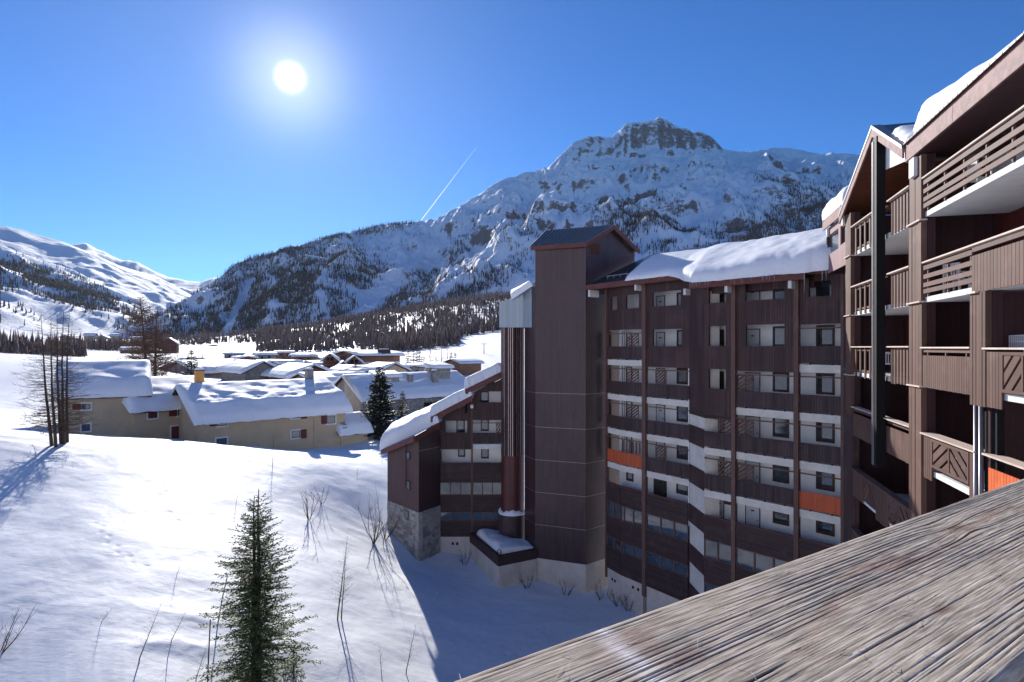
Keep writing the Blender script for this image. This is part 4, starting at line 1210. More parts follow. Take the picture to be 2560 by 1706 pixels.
for px in (1132, 1143):
    a = PW.u(px); piece('vent', PW, a-0.1, a+0.1, -17.95, -17.7, 0.02, 0.03, M['interior'], wing)
# end block: clad upper part, stone base
zt0, ztE = PL.z(968, 1128), PL.z(1047, 1096)
def sloped(fr, z0, zl0, zr0, mat, name, c=0.0):
    mb = MB(); L = fr.L
    mb.face([fr.p(0,z0,c), fr.p(L,z0,c), fr.p(L,zr0,c), fr.p(0,zl0,c)], [(0,z0),(L,z0),(L,zr0),(0,zl0)])
    mb.face([fr.p(0,z0,c), fr.p(0,z0,c-0.2), fr.p(L,z0,c-0.2), fr.p(L,z0,c)])
    return mb.build(name, mat, wing)
ztR = PR2.z(1100, 1068)
M['clad_end'] = boards('wing_end_cladding', srgb(92, 68, 66), 0.14, True, 0.18, 0.55, 0.2, weather=0.25)
M['stone'] = None
sloped(PL, -14.3, zt0, ztE, M['clad_end'], 'cladding'); sloped(PR2, -14.3, ztE, ztR, M['tower'], 'cladding')
for fr in (PL, PR2):
    piece('joint_strip', fr, 0.0, fr.L, -11.6, -11.57, 0.0, 0.012, M['fascia'], wing)
    if fr is PR2: piece('joint_strip', fr, 0.0, fr.L, -9.0, -8.97, 0.0, 0.012, M['flashing'], wing)
n_ = NT('stone_joint'); 
M['stone_mortar'] = plain('stone_mortar', rgb(0.36, 0.33, 0.31), 0.95, 0.1, var=0.2)
def stone_var(name):
    n = NT(name); oi = n.node('ObjectInfo').outputs['Random']; p = n.pos()
    c = n.mix(oi, rgb(0.24, 0.215, 0.20), rgb(0.52, 0.49, 0.47))
    f = n.noise(p, 5.0, 5, 0.65)
    c = n.mix(n.mapr(f, 0.35, 0.7), c, n.mix(0.5, c, rgb(0.16, 0.14, 0.13)))
    return n.fin(c, 0.95, 0.15, 0, n.bump(f, 0.6, 0.03))
M['stone'] = stone_var('rubble_stone')
def stone_wall(fr, u0, u1, z0, z1, parent, cut=None, h=0.24, name='stone', seed=1, lmax=300):
    mb = MB(); mb.box(fr, u0, u1, z0, z1, -0.4, 0.0); mb.build('mortar_wall', M['stone_mortar'], parent)
    r = random.Random(seed); z = z1
    cnt = 0
    while z > z0+0.1 and cnt < lmax:
        hh = h*r.uniform(0.75, 1.2); a = u0
        while a < u1-0.02 and cnt < lmax:
            w = min(hh*r.uniform(1.1, 2.4), u1-a)
            if u1-(a+w) < 0.12: w = u1-a
            piece(name, fr, a+0.012, a+w-0.012, max(z-hh+0.012, z0), z-0.012, -0.02, r.uniform(0.015, 0.05), M['stone'], parent)
            a += w; cnt += 1
        z -= hh
stone_wall(PL, 0.0, PL.L, -19.3, -14.3, wing, seed=3, h=0.34)
stone_wall(PR2, 0.0, PR2.L, -19.6, -14.3, wing, seed=4, h=0.34)
body = MB()
pl = [PL.p(0.1,0,-0.35), Vector((-8.05, 54.6, E)), Vector((-7.2, 56.0, E)), Vector((-6.4, 62, E)), Vector((-11, 63, E))]
body.face([Vector((p.x, p.y, E-14.0)) for p in pl])
for i in range(5):
    p, q_ = pl[i], pl[(i+1) % 5]
    body.face([Vector((p.x,p.y,E-21)), Vector((q_.x,q_.y,E-21)), Vector((q_.x,q_.y,E-9.9)), Vector((p.x,p.y,E-9.9))])
body.build('inner_wall', M['plaster'], wing)
for px, y0, y1 in ((1021, 1130, 1148), (1021, 1202, 1224), (1018, 1276, 1300)):
    a = PL.u(px); z0, z1 = PL.z(px, y1), PL.z(px, y0); t = 0.07
    g = MB(); g.box(PL, a-0.33, a+0.33, z0, z1, 0.0, 0.07); w = asparent(g.build('window_frame', M['frame_dark'], wing))
    g = MB(); g.box(PL, a-0.33+t, a+0.33-t, z0+t, z1-t, 0.07, 0.075); g.build('pane', M['glass'], w)
piece('drainpipe', PL, PL.u(1017)-0.03, PL.u(1017)+0.03, -12.6, PL.z(1017, 1108), 0.075, 0.13, M['frame_dark'], wing)
# rake boards, roof decks and snow
def rake(p, q, h, name='fascia', mat='fascia', th=0.08):
    fr = Fr(p, q-p, Vector((0,0,1)), (q-p).cross(Vector((0,0,1))))
    mb = MB(); L = (q-p).length
    e = (q-p).normalized(); eb = Vector((0,0,1))
    n = e.cross(eb).normalized()*th
    for s in (1,):
        a, b, c, d = p, q, q-eb*h, p-eb*h
        mb.face([d, c, b, a]); mb.face([a+n, b+n, c+n, d+n]); mb.face([a, b, b+n, a+n]); mb.face([d+n, c+n, c, d]); mb.face([a, a+n, d+n, d]); mb.face([b+n, b, c, c+n])
    return mb.build(name, M[mat], wing)
A_, B_, C_ = W(955, 1124, 57.4), W(1036, 1090, 52.6), W(1099, 1056, 55.0)
rake(A_, B_, 0.5); rake(B_, C_, 0.5)
D_, E_ = W(1077, 1043, 55.0), W(1181, 989, 55.0)
rake(D_, E_, 0.5)
F_, G_ = W(1163, 974, 55.0), W(1256, 929, 55.0)
rake(F_, G_, 0.5)
bv = Vector((1.6, 8.5, 0.0))
for p, q_ in ((A_, B_), (B_, C_), (D_, E_), (F_, G_)):
    mb = MB(); mb.face([p, q_, q_+bv, p+bv]); d_ = Vector((0,0,0.2)); mb.face([p+bv-d_, q_+bv-d_, q_-d_, p-d_]); mb.face([p-d_, p, p+bv, p+bv-d_]); mb.face([p+bv-d_, p+bv, q_+bv, q_+bv-d_]); mb.build('roof', M['fascia'], wing)
mb = MB(); mb.face([F_, F_+bv, F_+bv-Vector((0,0,2.2)), F_-Vector((0,0,2.2))]); mb.build('riser_wall', M['clad'], wing)
mb = MB(); mb.face([D_, D_+bv, D_+bv-Vector((0,0,2.0)), D_-Vector((0,0,2.0))]); mb.build('riser_wall', M['clad'], wing)
up_ = Vector((0,0,0.02))
def tw(U, Vv): return 1.25+0.55*np.sin(np.pi*np.clip(Vv*1.1, 0, 1))
roof_snow('roof_snow', 'big rounded snow mound on the lowest step of the wing', A_+up_, C_+up_, A_+bv+up_+Vector((0.6,0,1.0)), C_+bv+up_+Vector((0,0,0.3)), 0.9, 44, 40, 5.2, lip=0.25, edge=0.85, amp=0.12, side=0.1, tfun=tw)
roof_snow('roof_snow', 'layered snow slab on the middle step of the wing', D_+up_, E_+up_, D_+bv+up_, E_+bv+up_, 0.95, 44, 40, 6.6, lip=0.12, edge=0.5, amp=0.1, side=0.05)
roof_snow('roof_snow', 'layered snow slab on the highest step beside the round shaft', F_+up_, G_+up_, F_+bv+up_, G_+bv+up_, 0.9, 40, 40, 7.7, lip=0.12, edge=0.5, amp=0.1, side=0.05)
mb = MB()
icicles(mb, [A_.lerp(B_, 0.02+0.04*i)-Vector((0.05, 0.25, 0.35)) for i in range(4)], 0.4, 1.1, 0.03)
tag(mb.build('icicles', M['ice'], None, True), 'long icicles at the low corner of the wing roof', 'icicles', kind='stuff')
# ---------------------------------------------------------------- balcony block (sunlit, close by)
PR = Plane((15.49, 28.14), (12.08, 15.97))
bal = thing('balcony_block', 'brown timber apartment block with rows of sunlit balconies at the picture edge', 'apartment block', (17, 22, 0.5))
FL_ = [4.13, 1.43, -1.27, -3.97, -6.67, -9.37]
DEP = -2.3
uC1a, uC1b = PR.u(2117), PR.u(2130)
uC2a, uC2b = PR.u(2277), PR.u(2308)
uC3a, uC3b = PR.u(2431), PR.u(2468)
uEnd = PR.u(2560)+6.0
uOr = -4.35
def bb(name, mat, *a, parent=bal, fr=PR):
    mb = MB(); mb.box(fr, *a); return mb.build(name, mat, parent)
# body behind the balconies
bb('wall', M['red_wood'], uC1a+0.3, uC2b, -22, 6.2, DEP-7, DEP)
bb('wall', M['red_wood'], uC2b, uEnd, -22, 6.2, DEP-7, DEP-0.004)
bb('wall', M['clad'], uOr+0.1, uC1a+0.3, -22, 6.0, DEP-7, DEP-0.1)
# return wall towards the gallery block
PJ = Plane(M8, (15.62, 28.55))
mb = MB(); mb.box(PJ, 0.0, PJ.L, -21.5, 3.95, -0.3, 0.0); mb.build('return_wall', M['clad'], bal)
for z in (-1.1, -3.8, -6.5, -9.2): piece('joint_strip', PJ, 0.0, PJ.L, z, z+0.03, 0.0, 0.02, M['fascia_pale'], bal)
# party walls
for a in (uC1a+0.02, uC2a+0.05):
    bb('party_wall', M['dark_wood'], a, a+0.22, -22, 6.0, DEP, -0.12)
bb('party_wall', M['dark_wood'], uC3b-0.3, uC3b-0.08, -22, 1.4, DEP, -0.12)
# floors
for f in FL_:
    bb('floor_slab', M['white_paint'], uC1b-0.1, uC2a+0.05, f, f+0.17, DEP, -0.10)
    bb('floor_slab', M['white_paint'], uC2b+0.02, uEnd, f+0.002, f+0.165, DEP, -0.06)
# oriel beside the gallery block
oh = [(PR.u(2066), PR.u(2096), 4.85, 5.85), (PR.u(2101), PR.u(2113), 4.95, 5.85)]
mb = MB(); wall_holes(mb, PR, uOr, uC1a-0.02, 3.88, 6.25, oh, depth=0.2); mb.build('oriel_wall', boards('oriel_boards', srgb(142, 108, 108), 0.15, True, 0.14, 0.6, 0.2, weather=0.3), bal)
mb = MB(); mb.face([PR.p(uOr, 3.88, 0), PR.p(uC1a, 3.88, 0), PR.p(uC1a, 3.88, -2.4), PR.p(uOr, 3.88, -2.4)]); mb.face([PR.p(uOr, 3.88, 0), PR.p(uOr, 6.25, 0), PR.p(uOr, 6.25, -2.4), PR.p(uOr, 3.88, -2.4)], [(0,0),(0,2),(2,2),(2,0)]); mb.build('oriel_soffit', M['clad'], bal)
for q in oh:
    t = 0.06
    g = MB(); g.box(PR, q[0], q[0]+t, q[2], q[3], -0.16, -0.06); g.box(PR, q[1]-t, q[1], q[2], q[3], -0.16, -0.06); g.box(PR, q[0]+t, q[1]-t, q[2], q[2]+t, -0.16, -0.06); g.box(PR, q[0]+t, q[1]-t, q[3]-t, q[3], -0.16, -0.06)
    w = asparent(g.build('window_frame', M['frame_dark'], bal))
    g = MB(); g.box(PR, q[0]+t, q[1]-t, q[2]+t, q[3]-t, -0.14, -0.12); g.build('pane', M['glass'], w)
bb('fascia', M['fascia_pale'], uOr-0.3, uC1a-0.35, 6.22, 6.72, 0.12, 0.18)
bb('roof', M['roof_metal'], uOr-0.3, uC1a-0.1, 6.60, 6.70, -2.0, 0.12)
piece('beam_end', PR, uOr+0.25, uOr+0.45, 5.85, 6.2, 0.02, 0.12, M['white_paint'], bal)
piece('beam_end', PR, uC1a-0.45, uC1a-0.25, 5.75, 6.2, 0.02, 0.12, M['white_paint'], bal)
roof_snow('roof_snow', 'broken snow clods on the short eave beside the gable', PR.p(uOr-0.2, 6.73, 0.1), PR.p(uC1a-0.1, 6.73, 0.1), PR.p(uOr-0.2, 7.5, -2.2), PR.p(uC1a-0.1, 7.9, -2.2), 0.8, 50, 26, 12.5, lip=0.1, edge=0.55, amp=0.5)

# boarded columns with pale ledges
def column(ua, ub, ztop, zbot, nb, zc, c1=0.05):
    w = (ub-ua)/nb
    levels = sorted([z for z in zc if zbot < z < ztop]+[ztop, zbot], reverse=True)
    for i in range(len(levels)-1):
        for k in range(nb):
            piece('board', PR, ua+k*w+0.012, ua+(k+1)*w-0.006, levels[i+1]+(0.05 if levels[i+1] != zbot else 0), levels[i]-0.004, -0.10, c1+random.uniform(-0.012, 0.012), M['slat'], bal)
    for z in zc:
        if zbot < z < ztop: piece('ledge', PR, ua-0.05, ub+0.06, z, z+0.045, -0.1, 0.13, M['rail_pale'], bal)
    bb('column_core', M['dark_wood'], ua+0.01, ub-0.01, zbot, ztop, -0.35, -0.10)
column(uC1a, uC1b, 6.1, -3.0, 3, [1.43, 4.13, -1.27])
bb('column_core', M['clad'], uC1a, uC1b, -21, -3.0, -0.3, 0.0)
column(uC2a, uC2b, 6.15, -6.0, 4, [4.03, 1.43, -1.27])
column(uC3a, uC3b, 1.42, -1.5, 5, [])
piece('beam_end', PR, uC2a+0.35, uC2b-0.3, 5.55, 6.15, 0.06, 0.17, M['white_paint'], bal)
piece('ledge', PR, uC3a-0.1, uC3a+0.45, 1.40, 1.45, -0.1, 0.12, M['rail_pale'], bal)

def rail_top(u0, u1, z, c0=-0.22, c1=0.06, mat='rail_pale', h=0.045):
    piece('handrail', PR, u0, u1, z, z+h, c0, c1, M[mat], bal)
def vslats(u0, u1, f, n, jag=False):
    for i in range(n):
        a = u0+(i+0.5)*(u1-u0)/n-0.09
        o = piece('slat', PR, a, a+0.18, f+(0.02 if not jag else -0.02-random.uniform(0, 0.05)), f+1.25, -0.10, -0.06, M['slat'], bal)
    piece('rail', PR, u0, u1, f+1.12, f+1.20, -0.14, -0.10, M['slat'], bal)
    piece('rail', PR, u0, u1, f+0.22, f+0.30, -0.14, -0.10, M['slat'], bal)
    rail_top(u0, u1, f+1.27)
uPost0, uPost1 = PR.u(2179, 0.35), PR.u(2192, 0.35)
for f, jag in ((4.13, False), (1.43, False), (-1.27, True)):
    vslats(uC1b, uPost0-0.05, f, 6, jag); vslats(uPost1+0.1, uC2a-0.05, f, 7, jag)
def vboards(u0, u1, z0, z1, mat='slat', w=0.145, c=0.0):
    n = max(1, round((u1-u0)/w)); w = (u1-u0)/n
    for i in range(n):
        piece('board', PR, u0+i*w+0.006, u0+(i+1)*w-0.010, z0+random.uniform(-0.012, 0.012), z1, c, c+0.03, M[mat], bal)
    piece('rail', PR, u0, u1, (z0+z1)/2+0.25, (z0+z1)/2+0.33, c-0.05, c-0.002, M['slat'], bal)
def lattice(u0, u1, z0, z1, c=0.0):
    t = 0.075; mb = MB()
    mb.box(PR, u0, u1, z1-t, z1, c-0.03, c+0.04); mb.box(PR, u0, u1, z0, z0+t, c-0.03, c+0.04)
    mid = (u0+u1)/2
    for a in (u0, mid-t/2, u1-t): mb.box(PR, a, a+t, z0+t, z1-t, c-0.03, c+0.04)
    s = asparent(mb.build('lattice_frame', M['slat'], bal))
    for k, (a0, a1, sg) in enumerate(((u0+t, mid-t/2, 1), (mid+t/2, u1-t, -1))):
        w, hh = a1-a0, z1-z0-2*t; ac = (a0+a1)/2; zc = (z0+z1)/2
        ta = hh/w*0.95 if w > 0.1 else 1
        n = 4
        for i in range(n):
            off = (i-(n-1)/2)*(w+hh/ta)/n; wd = (w+hh/ta)/n*0.36
            def line(o):
                q = []
                for x in (-w/2, w/2):
                    z = ta*(x-o)
                    if -hh/2 <= z <= hh/2: q.append((x, z))
                for z in (-hh/2, hh/2):
                    x = z/ta+o
                    if -w/2 < x < w/2: q.append((x, z))
                return sorted(q)
            l1, l2 = line(off-wd), line(off+wd)
            if len(l1) < 2 or len(l2) < 2: continue
            quad = [l1[0], l2[0], l2[-1], l1[-1]]
            f1 = [PR.p(ac+sg*x, zc+z, c+0.02) for x, z in quad]; f2 = [PR.p(ac+sg*x, zc+z, c-0.015) for x, z in quad]
            b = MB(); b.face(f1); b.face(f2[::-1])
            for j in range(4): b.face([f1[j], f2[j], f2[(j+1) % 4], f1[(j+1) % 4]])
            b.build('slat', M['slat'], s)
def hslats(u0, u1, zs, f, c=-0.02):
    for z in zs: piece('slat', PR, u0, u1, z, z+0.135, c, c+0.035, M['slat_h'], bal)
    n = max(2, round((u1-u0)/1.15))
    for i in range(n):
        a = u0+0.2+i*(u1-u0-0.4)/(n-1)
        piece('baluster', PR, a, a+0.07, f+0.17, zs[-1]+0.13, c-0.06, c-0.004, M['slat'], bal)
# bay A lower balconies
f = -3.97
vboards(uC1b, uC2a, f+0.02, f+1.02, c=-0.06); rail_top(uC1b, uC2a, f+1.28)
piece('rail', PR, uC1b, uC2a, f+1.12, f+1.20, -0.14, -0.09, M['slat'], bal)
f = -6.67
vboards(uC1b, uC1b+1.6, f+0.02, f+1.15, c=-0.06); lattice(uC1b+1.6, uC1b+3.4, f+0.18, f+1.15, c=-0.06); vboards(uC1b+3.4, uC1b+4.9, f-0.15, f+1.15, c=-0.06); lattice(uC1b+4.9, uC2a, f+0.18, f+1.15, c=-0.06)
rail_top(uC1b, uC2b, f+1.22, mat='slat_h')
f = -9.37
vboards(uC1b, uC2a, f+0.02, f+1.15, c=-0.06); rail_top(uC1b, uC2a, f+1.22, mat='slat_h')
# plaster stretches on the back wall of bay A, low down
for f in (-6.67, -9.37):
    bb('plaster_wall', M['plaster'], uC1b+1.9, uC1b+4.6, f+0.17, f+2.7, DEP, DEP+0.25)
# bay B
f = 4.13
hslats(uC2b+0.06, uEnd, [4.40, 4.60, 4.86, 5.14], f); rail_top(uC2b, uEnd, 5.34, -0.14, 0.05)
piece('rail', PR, uC2b, uEnd, 5.27, 5.335, -0.10, -0.02, M['frame_dark'], bal)
f = 1.43
hslats(uC2b+0.06, uC3a, [1.70, 1.90, 2.16, 2.44], f); rail_top(uC2b, uEnd, 2.66, -0.14, 0.05)
vboards(uC3a, uEnd, 1.43, 2.40, c=-0.01, w=0.17); piece('rail', PR, uC3a, uEnd, 2.50, 2.61, -0.05, 0.01, M['slat_h'], bal)
f = -1.27
vboards(uC2b, uC3a, f+0.02, f+1.02, c=-0.01, w=0.15); rail_top(uC2b-0.05, uC3a, f+1.24, -0.26, 0.08); piece('rail', PR, uC2b, uC3a, f+1.12, f+1.22, -0.05, 0.0, M['slat_h'], bal)
for i in range(3):
    a = uC2b+0.3+i*1.35; piece('baluster', PR, a, a+0.07, f+1.0, f+1.13, -0.05, -0.01, M['slat'], bal)
uL0 = PR.u(2507)
vboards(uC3b, uL0, f-0.22, f+1.16, c=-0.01, w=0.17); lattice(uL0, uL0+1.9, f+0.2, f+1.16); vboards(uL0+1.9, uEnd, f-0.2, f+1.16, c=-0.01, w=0.17)
rail_top(uC3b-0.1, uEnd, f+1.22, -0.26, 0.08)
f = -3.97
u0, u1 = PR.u(2311), PR.u(2441); ua, ub_ = PR.u(2331), PR.u(2425)
vboards(u0, ua, f-0.12, f+1.18, c=-0.01); lattice(ua, ub_, f+0.32, f+1.18); vboards(ub_, u1, f-0.1, f+1.18, c=-0.01)
rail_top(u0-0.1, u1+0.1, f+1.24, -0.3, 0.1)
uo0 = PR.u(2472)
vboards(uo0, uEnd, f+0.05, f+1.02, mat='slat', c=-0.02) if False else None
M['orange_board'] = timber('orange_painted_board', srgb(214, 104, 56), 0.55, 0.2)
n = 16
for i in range(n):
    a = uo0+i*0.15; piece('board', PR, a+0.006, a+0.14, f+0.05, f+0.98, -0.02, 0.012, M['orange_board'], bal)
rail_top(uC3b-0.15, uEnd, f+1.26, -0.3, 0.06)
f = -6.67
vboards(uC2b, uEnd, f+0.02, f+1.15, c=-0.02); rail_top(uC2b, uEnd, f+1.22)
# service pipes and the black steel post
for px in (2441, 2454):
    a = PR.u(px, 0.02); mb = MB(); mb.tube([PR.p(a, -1.5, 0.03), PR.p(a, -9, 0.03)], 0.055, 10); mb.build('downpipe', M['grey_steel'], bal, True)
bb('pipe_backing', M['black_steel'], PR.u(2446), PR.u(2476), -9.0, -1.5, -0.3, -0.14)
pc = 0.3
a0, a1 = PR.u(2182, pc), PR.u(2205, pc)
post = thing('steel_post', 'tall black steel post with pale edge strip in front of the balconies', 'post', PR.p(a0, -4.9, pc))
mb = MB(); mb.box(PR, a0, a0+0.46, -4.55, 8.0, pc-0.3, pc); mb.build('shaft', M['black_steel'], post)
for k in (0.02, 0.14): piece('edge_strip', PR, a0+k-0.06, a0+k, -4.5, 7.9, pc, pc+0.03, M['grey_steel'], post)
# back wall doors and windows, lamps
def bwin(u0, u1, f, z0=0.25, z1=2.25, mats=('frame_dark', 'glass')):
    g = MB(); t = 0.09; c = DEP
    for (x0, x1, y0, y1) in ((u0, u0+t, z0, z1), (u1-t, u1, z0, z1), (u0+t, u1-t, z1-t, z1), (u0+t, u1-t, z0, z0+t), ((u0+u1)/2-t/2, (u0+u1)/2+t/2, z0+t, z1-t)):
        g.box(PR, x0, x1, f+0.17+y0, f+0.17+y1, c+0.002, c+0.06)
    w = asparent(g.build('window_frame', M[mats[0]], bal))
    g = MB(); g.box(PR, u0+t, u1-t, f+0.17+z0+t, f+0.17+z1-t, c+0.003, c+0.03); g.build('pane', M[mats[1]], w)
for f in FL_[:5]:
    bwin(uC2b+1.3, uC2b+3.2, f); bwin(uC3b+1.0, uC3b+3.0, f)
    if f > -5: bwin(uC2a-2.2, uC2a-0.4, f)
bwin(uC2a-1.9, uC2a-1.0, -6.67); bwin(uC2a-0.8, uC2a-0.1, -6.67)
# eaves over bay B: fascia, tiles, soffit, snow
bb('fascia', M['fascia_pale'], uC2a+0.02, PR.u(2384, 0.15), 6.2, 6.74, 0.12, 0.18)
bb('fascia', M['fascia_pale'], PR.u(2384, 0.15)+0.02, uEnd, 6.2, 6.74, 0.12, 0.18)
bb('soffit', M['dark_wood'], uC2a, uEnd, 6.18, 6.22, DEP, 0.12)
mb = MB(); mb.face([PR.p(uC2a, 6.76, 0.2), PR.p(uEnd, 6.76, 0.2), PR.p(uEnd, 9.3, -5.5), PR.p(uC2a, 9.3, -5.5)], [(0,0),(10,0),(10,6),(0,6)]); mb.build('roof', M['roof_metal'], bal)
for i in range(40):
    a = uC2a+0.15+i*0.3; z = 6.745
    if a > uEnd-0.4: break
    piece('roof_tile', PR, a, a+0.27, z, z+0.05+0.02*(i % 2), -0.1, 0.27, M['frame_dark'], bal)
def tb(U, Vv): return (0.25+0.75*sstep(0.0, 0.16, U))*(0.28+0.72*np.exp(-(U/0.30)**1.5))+0.10*np.sin(U*9)+0.1*Vv
roof_snow('roof_snow', 'white snow wave along the eaves above the upper balcony', PR.p(PR.u(2246), 7.05, -0.25), PR.p(uEnd, 6.78, 0.12), PR.p(uC2a+0.4, 9.2, -5.0), PR.p(uEnd, 9.2, -5.0), 0.5, 90, 30, 3.3, lip=0.0, edge=0.32, amp=0.12, tfun=tb)
bb('plaster_wall', M['plaster'], PR.u(2436, DEP), uEnd, 4.9, 6.15, DEP, DEP+0.12)
# gabled roof over bay A
pkA = PR.p(PR.u(2184, 0.2), 8.62, 0.2); lA = PR.p(uC1a-0.35, 6.25, 0.2); rA = PR.p(uC2a+0.02, 6.76, 0.2)
bkv = PR.ec*-6.0
mb = MB()
mb.face([lA, pkA, pkA+bkv, lA+bkv], [(0,0),(0,4),(6,4),(6,0)]); mb.face([pkA, rA, rA+bkv, pkA+bkv], [(0,0),(0,4),(6,4),(6,0)])
mb.build('roof', M['roof_metal'], bal)
dn = Vector((0,0,0.10))
mb = MB()
mb.face([lA+bkv-dn, pkA+bkv-dn, pkA-dn, lA-dn], [(0,0),(6,0),(6,4),(0,4)]); mb.face([pkA+bkv-dn, rA+bkv-dn, rA-dn, pkA-dn], [(0,0),(6,0),(6,4),(0,4)])
mb.build('gable_soffit', M['soffit'], bal)
for p, q in ((lA, pkA), (pkA, rA)):
    mb = MB(); h = Vector((0,0,0.42)); th = PR.ec*0.06
    mb.face([p-h+th, q-h+th, q+th, p+th]); mb.face([p, q, q-h, p-h]); mb.face([p+th, q+th, q, p]); mb.face([p-h, q-h, q-h+th, p-h+th]); mb.face([p, p-h, p-h+th, p+th]); mb.face([q+th, q-h+th, q-h, q])
    mb.build('rake_board', M['fascia_pale'], bal)
    mb = MB(); u_ = Vector((0,0,0.03)); mb.face([p+th*1.4+u_, q+th*1.4+u_, q-PR.ec*0.25+u_, p-PR.ec*0.25+u_]); mb.face([p+th*1.4+u_, p+th*1.4-u_*3, q+th*1.4-u_*3, q+th*1.4+u_]); mb.build('rake_flashing', M['grey_steel'], bal)
q_ = pkA.lerp(rA, 0.5)+Vector((0,0,0.03))
roof_snow('roof_snow', 'small snow tongue sliding down the gable roof behind the black post', q_+bkv*0.02, rA+bkv*0.02+Vector((0,0,0.03)), q_+bkv*0.9, rA+bkv*0.9+Vector((0,0,0.03)), 0.3, 24, 16, 2.7, lip=0.0, edge=0.3, side=0.0)
# white gable infill set back and a beam across
mb = MB(); c = -0.9
mb.face([PR.p(uC1b, 6.1, c), PR.p(uC2a, 6.1, c), PR.p(uC2a, 6.6, c), PR.p(PR.u(2184, 0.5), 8.45, c), PR.p(uC1b, 6.5, c)], [(0,0),(7,0),(7,.5),(3,2.5),(0,.4)]); mb.build('gable_infill', M['plaster'], bal) if False else None
mb = MB(); mb.face([PR.p(PR.u(2205), 6.75, -0.02), PR.p(uC2a, 6.32, -0.02), PR.p(uC2a, 6.62, -0.02), PR.p(PR.u(2205), 7.75, -0.02)], [(0,0)]*4); mb.build('gable_infill', M['plaster'], bal)
mb = MB(); mb.box(PR, uC1b, uC2a, 5.9, 6.15, -1.4, -1.2); mb.build('beam', M['soffit'], bal)

# balcony furniture
def chair(label, fr, a, f, c, rot, wire=False):
    base = fr.p(a, f+0.17, c)
    ch = thing('garden_chair', label, 'chair', base, 'white plastic chairs on the balconies')
    m = Matrix.Translation(base) @ Matrix.Rotation(rot, 4, 'Z')
    L = Fr(m.translation, m.to_3x3() @ Vector((1,0,0)), m.to_3x3() @ Vector((0,1,0)), (0,0,1))
    mb = MB(); mb.box(L, -0.24, 0.24, -0.22, 0.22, 0.42, 0.46); mb.build('seat', M['plastic'], ch)
    mb = MB(); mb.box(L, -0.25, -0.20, 0.20, 0.25, 0.44, 0.92); mb.box(L, 0.20, 0.25, 0.20, 0.25, 0.44, 0.92); mb.box(L, -0.20, 0.20, 0.20, 0.25, 0.84, 0.92)
    bk_ = asparent(mb.build('backrest', M['plastic'], ch))
    for k in range(5):
        s = MB(); x = -0.16+k*0.08; s.box(L, x-0.016, x+0.016, 0.21, 0.24, 0.46, 0.84); s.build('slat', M['plastic'], bk_)
    for x in (-0.23, 0.23):
        for y in (-0.2, 0.22):
            s = MB(); s.box(L, x-0.025, x+0.025, y-0.025, y+0.025, 0.0, 0.42); s.build('leg', M['plastic'], ch)
        s = MB(); s.box(L, x-0.03, x+0.03, -0.2, 0.22, 0.63, 0.67); s.box(L, x-0.02, x+0.02, -0.2, -0.16, 0.44, 0.63); s.build('armrest', M['plastic'], ch)
chair('white plastic chair behind the level slats of the middle balcony', PR, PR.u(2335), 1.43, -0.6, 1.9)
chair('white plastic chair behind the level slats of the top balcony', PR, PR.u(2375), 4.13, -0.7, 1.6)
chair('white plastic chair behind the upright slats next to the black post', PR, PR.u(2182), -1.27, -0.55, 2.6)
chair('white plastic chair above the diagonal lattice of the low balcony', PR, PR.u(2362), -3.97, -0.55, 1.4)
# drying rack
rk = thing('drying_rack', 'white wire drying rack standing behind the balcony rail at the edge', 'drying rack', PR.p(PR.u(2530), -1.1, -0.6))
r0, r1 = PR.u(2505, -0.5), PR.u(2505, -0.5)+1.1
mb = MB()
for zz in (0.02, 0.16, 0.31): mb.tube([PR.p(r0, zz-0.02, -0.5), PR.p(r1, zz-0.02, -0.5)], 0.014, 6)
for k in range(13): mb.tube([PR.p(r0+(r1-r0)*k/12, 0.0, -0.5), PR.p(r0+(r1-r0)*k/12, 0.29, -0.5)], 0.012 if k % 12 else 0.02, 6)
mb.build('grid', M['plastic'], rk)
for a in (r0+0.1, r1-0.1):
    mb = MB(); mb.tube([PR.p(a, 0.0, -0.5), PR.p(a+0.1, -1.1, -0.7)], 0.014, 6); mb.build('leg', M['plastic'], rk)

# ---------------------------------------------------------------- the weathered handrail in front of the camera
HR = 0.18
d = Vector((1.438, 1.0, 0)).normalized()
nn = Vector((d.y, -d.x, 0))                           # towards the camera side
o_far = Vector((-0.0430, 0.3290, E-HR))
WID = 0.176
railing = thing('balcony_railing', 'weathered grey timber handrail with deep grain in the near corner', 'railing', tuple(o_far+nn*0.08-Vector((0,0,1.05))))
na, nb_ = 420, 420
a = np.linspace(-0.5, 2.0, na); a = np.concatenate([np.linspace(-0.35, 0.15, 60)[:-1], np.linspace(0.15, 0.9, 260)[:-1], np.linspace(0.9, 2.2, 101)])
b = np.linspace(0, WID, nb_)
A, B = np.meshgrid(a, b)
warp = 0.0028*fbm(A*0.9+2, B*4, 2)+0.0004*fbm(A*5, B*30, 2)
knot_ = np.zeros_like(A)
for (ka, kb, ks) in ((0.56, 0.046, 0.013), (1.25, 0.09, 0.02), (0.33, 0.118, 0.008)):
    r2 = ((A-ka)/(ks*3.2))**2+((B-kb)/ks)**2
    warp += (B-kb)*1.1*np.exp(-r2); knot_ = knot_+np.exp(-r2*5)
Bw = B+warp
dens = 1/0.0036
ph = Bw/0.0040+0.55*fbm(Bw*120, A*0.6, 2)+0.25*pnoise(Bw*300, A*2.5)
fq = ph-np.floor(ph)
depth_ = 0.35+0.65*np.abs(pnoise(np.floor(ph)*7.7+0.31, A*3.1+np.floor(ph)*1.3))*1.6     # every groove comes and goes along the board
soft = sstep(-0.30, 0.25, fbm(A*2.2+4, B*22, 3))
